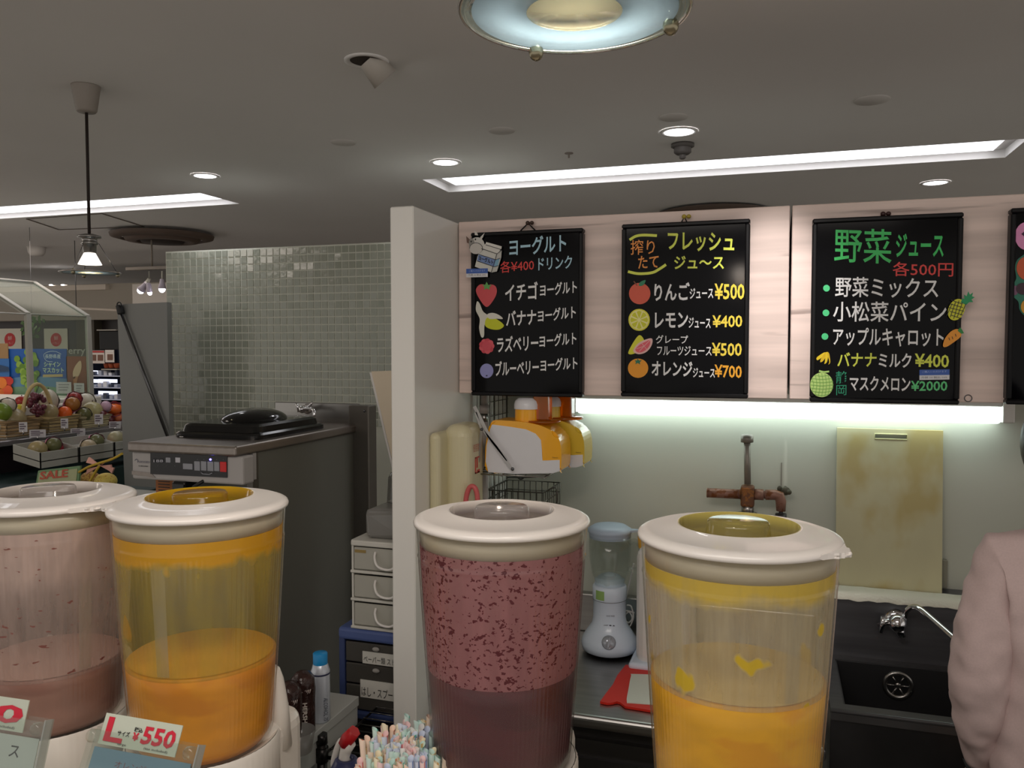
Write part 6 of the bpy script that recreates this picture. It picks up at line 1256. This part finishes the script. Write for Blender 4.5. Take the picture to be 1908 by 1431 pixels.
V = [P(0, 0, .93), P(0, .01, 1.10), P(0, 0, 1.26), P(0, 0, 1.37), P(0, .0, 1.45), P(0, .02, 1.52),
     P(-.13, 0, 1.375), P(-.160, -.01, 1.19), P(-.12, .10, .92), P(.13, 0, 1.375), P(.16, -.01, 1.19), P(.12, .10, .92),
     P(-.085, 0, .86), P(-.09, .01, .48), P(-.09, .02, .10), P(.085, 0, .86), P(.09, .01, .48), P(.09, .02, .10), P(-.09, -.10, .045), P(.09, -.10, .045)]
V[18] = P(-.095, .13, .04); V[19] = P(.095, .13, .04)
Eg = [(0, 1), (1, 2), (2, 3), (3, 4), (4, 5), (3, 6), (6, 7), (7, 8), (3, 9), (9, 10), (10, 11), (0, 12), (12, 13), (13, 14), (0, 15), (15, 16), (16, 17), (14, 18), (17, 19)]
Rr = [(.13, .09), (.12, .08), (.13, .085), (.10, .07), (.048, .05), (.05, .055), .045, .036, .025, .045, .036, .025, .08, .055, .038, .08, .055, .038, .035, .035]
body = skin('body', V, Eg, Rr, skn, t)
sv = [P(0, 0, .86), P(0, 0, 1.02), P(0, 0, 1.18), P(0, 0, 1.35), P(0, 0, 1.44), P(-.128, 0, 1.395), P(-.162, -.02, 1.20), P(-.160, .0, 1.08), P(-.125, .10, .93), P(.128, 0, 1.395), P(.162, -.02, 1.20), P(.160, .0, 1.08), P(.125, .10, .93), P(-.148, 0, 1.30), P(.148, 0, 1.30)]
se = [(0, 1), (1, 2), (2, 3), (3, 4), (3, 5), (5, 13), (13, 6), (6, 7), (7, 8), (3, 9), (9, 14), (14, 10), (10, 11), (11, 12)]
sr = [(.16, .12), (.155, .115), (.15, .11), (.125, .095), (.060, .058), .062, .064, .060, .048, .062, .064, .060, .048, .064, .064]
skin('shirt', sv, se, sr, shirt, t, 2, 0, .02)
skin('trousers', [P(0, 0, .92), P(-.09, 0, .84), P(-.095, .01, .48), P(-.095, .02, .08), P(.09, 0, .84), P(.095, .01, .48), P(.095, .02, .08)], [(0, 1), (1, 2), (2, 3), (0, 4), (4, 5), (5, 6)], [(.14, .105), .095, .075, .06, .095, .075, .06], trou, t)
for s in (-1, 1):
    bm = B(); box(bm, P(s*.095, .06, .035), (.095, .27, .07), .03, 3); obj('shoe', bm, black_mt, t)
    # collar of shirt, hands
    w = Vector(P(s*.122, .115, .90)); dirh = Vector((s*-.05, .75, -.55)).normalized(); sd = Vector((1, 0, 0)); nm_ = dirh.cross(sd).normalized()
    hv = [w, w+dirh*.045, w+dirh*.085]; he = [(0, 1), (1, 2)]; hr = [(.022, .018), (.036, .016), (.036, .013)]
    for k, (ox, L_) in enumerate(((-.027, .062), (-.009, .074), (.009, .070), (.027, .054))):
        b0 = len(hv); hv += [w+dirh*.09+sd*ox, w+dirh*(.09+L_*.5)+sd*ox*1.15-nm_*-.004, w+dirh*(.09+L_)+sd*ox*1.15+Vector((0, 0, -.02))]; he += [(2, b0), (b0, b0+1), (b0+1, b0+2)]; hr += [.0095, .0085, .007]
    b0 = len(hv); hv += [w+dirh*.035+sd*(-s*-.034), w+dirh*.065+sd*(s*.055)+Vector((0, 0, -.01)), w+dirh*.09+sd*(s*.06)+Vector((0, 0, -.02))]; he += [(1, b0), (b0, b0+1), (b0+1, b0+2)]; hr += [.012, .010, .008]
    skin('hand', [tuple(q) for q in hv], he, hr, skn, t, 2)
bm = B(); lathe(bm, P(0, .01, 1.44), [(.066, -.02), (.06, .02), (.052, .035), (.056, .037), (.066, .02), (.072, -.02)], 28); obj('shirt_collar', bm, shirt, t)
hc = Vector(P(0, .035, 1.60))
bm = B(); ball(bm, hc, .09, (.84, 1.05, 1.2), 28); ball(bm, hc+Vector((0, .02, -.05)), .06, (.85, 1.0, 1.0), 20); hd_ = obj('head', bm, skn, t)
bm = B(); tube(bm, [hc+Vector((0, .092, .01)), hc+Vector((0, .112, -.018)), hc+Vector((0, .09, -.026))], [.006, .012, .008], 8); obj('nose', bm, skn, hd_)
for s in (-1, 1):
    bm = B(); ball(bm, hc+Vector((s*.078, .0, -.008)), .017, (.45, .8, 1.5)); obj('ear', bm, skn, hd_); bm = B(); ball(bm, hc+Vector((s*.030, .082, .006)), .010, (1.2, .6, .7)); obj('eye', bm, flat((30, 24, 20)), hd_)
bm = B(); ball(bm, hc+Vector((0, .083, -.052)), .02, (1.2, .5, .3)); obj('mouth', bm, flat((176, 96, 90)), hd_)
bm = B(); vs = ball(bm, hc+Vector((0, -.014, .014)), .1, (.96, 1.05, 1.15), 32)
for v in vs:
    d_ = v.co-hc
    if d_.y > .045 and d_.z < .055: v.co.y = hc.y+.045+(d_.y-.045)*.1
    if d_.z < -.055: v.co.z = hc.z-.055+(d_.z+.055)*.25
obj('hair', bm, hair, t)
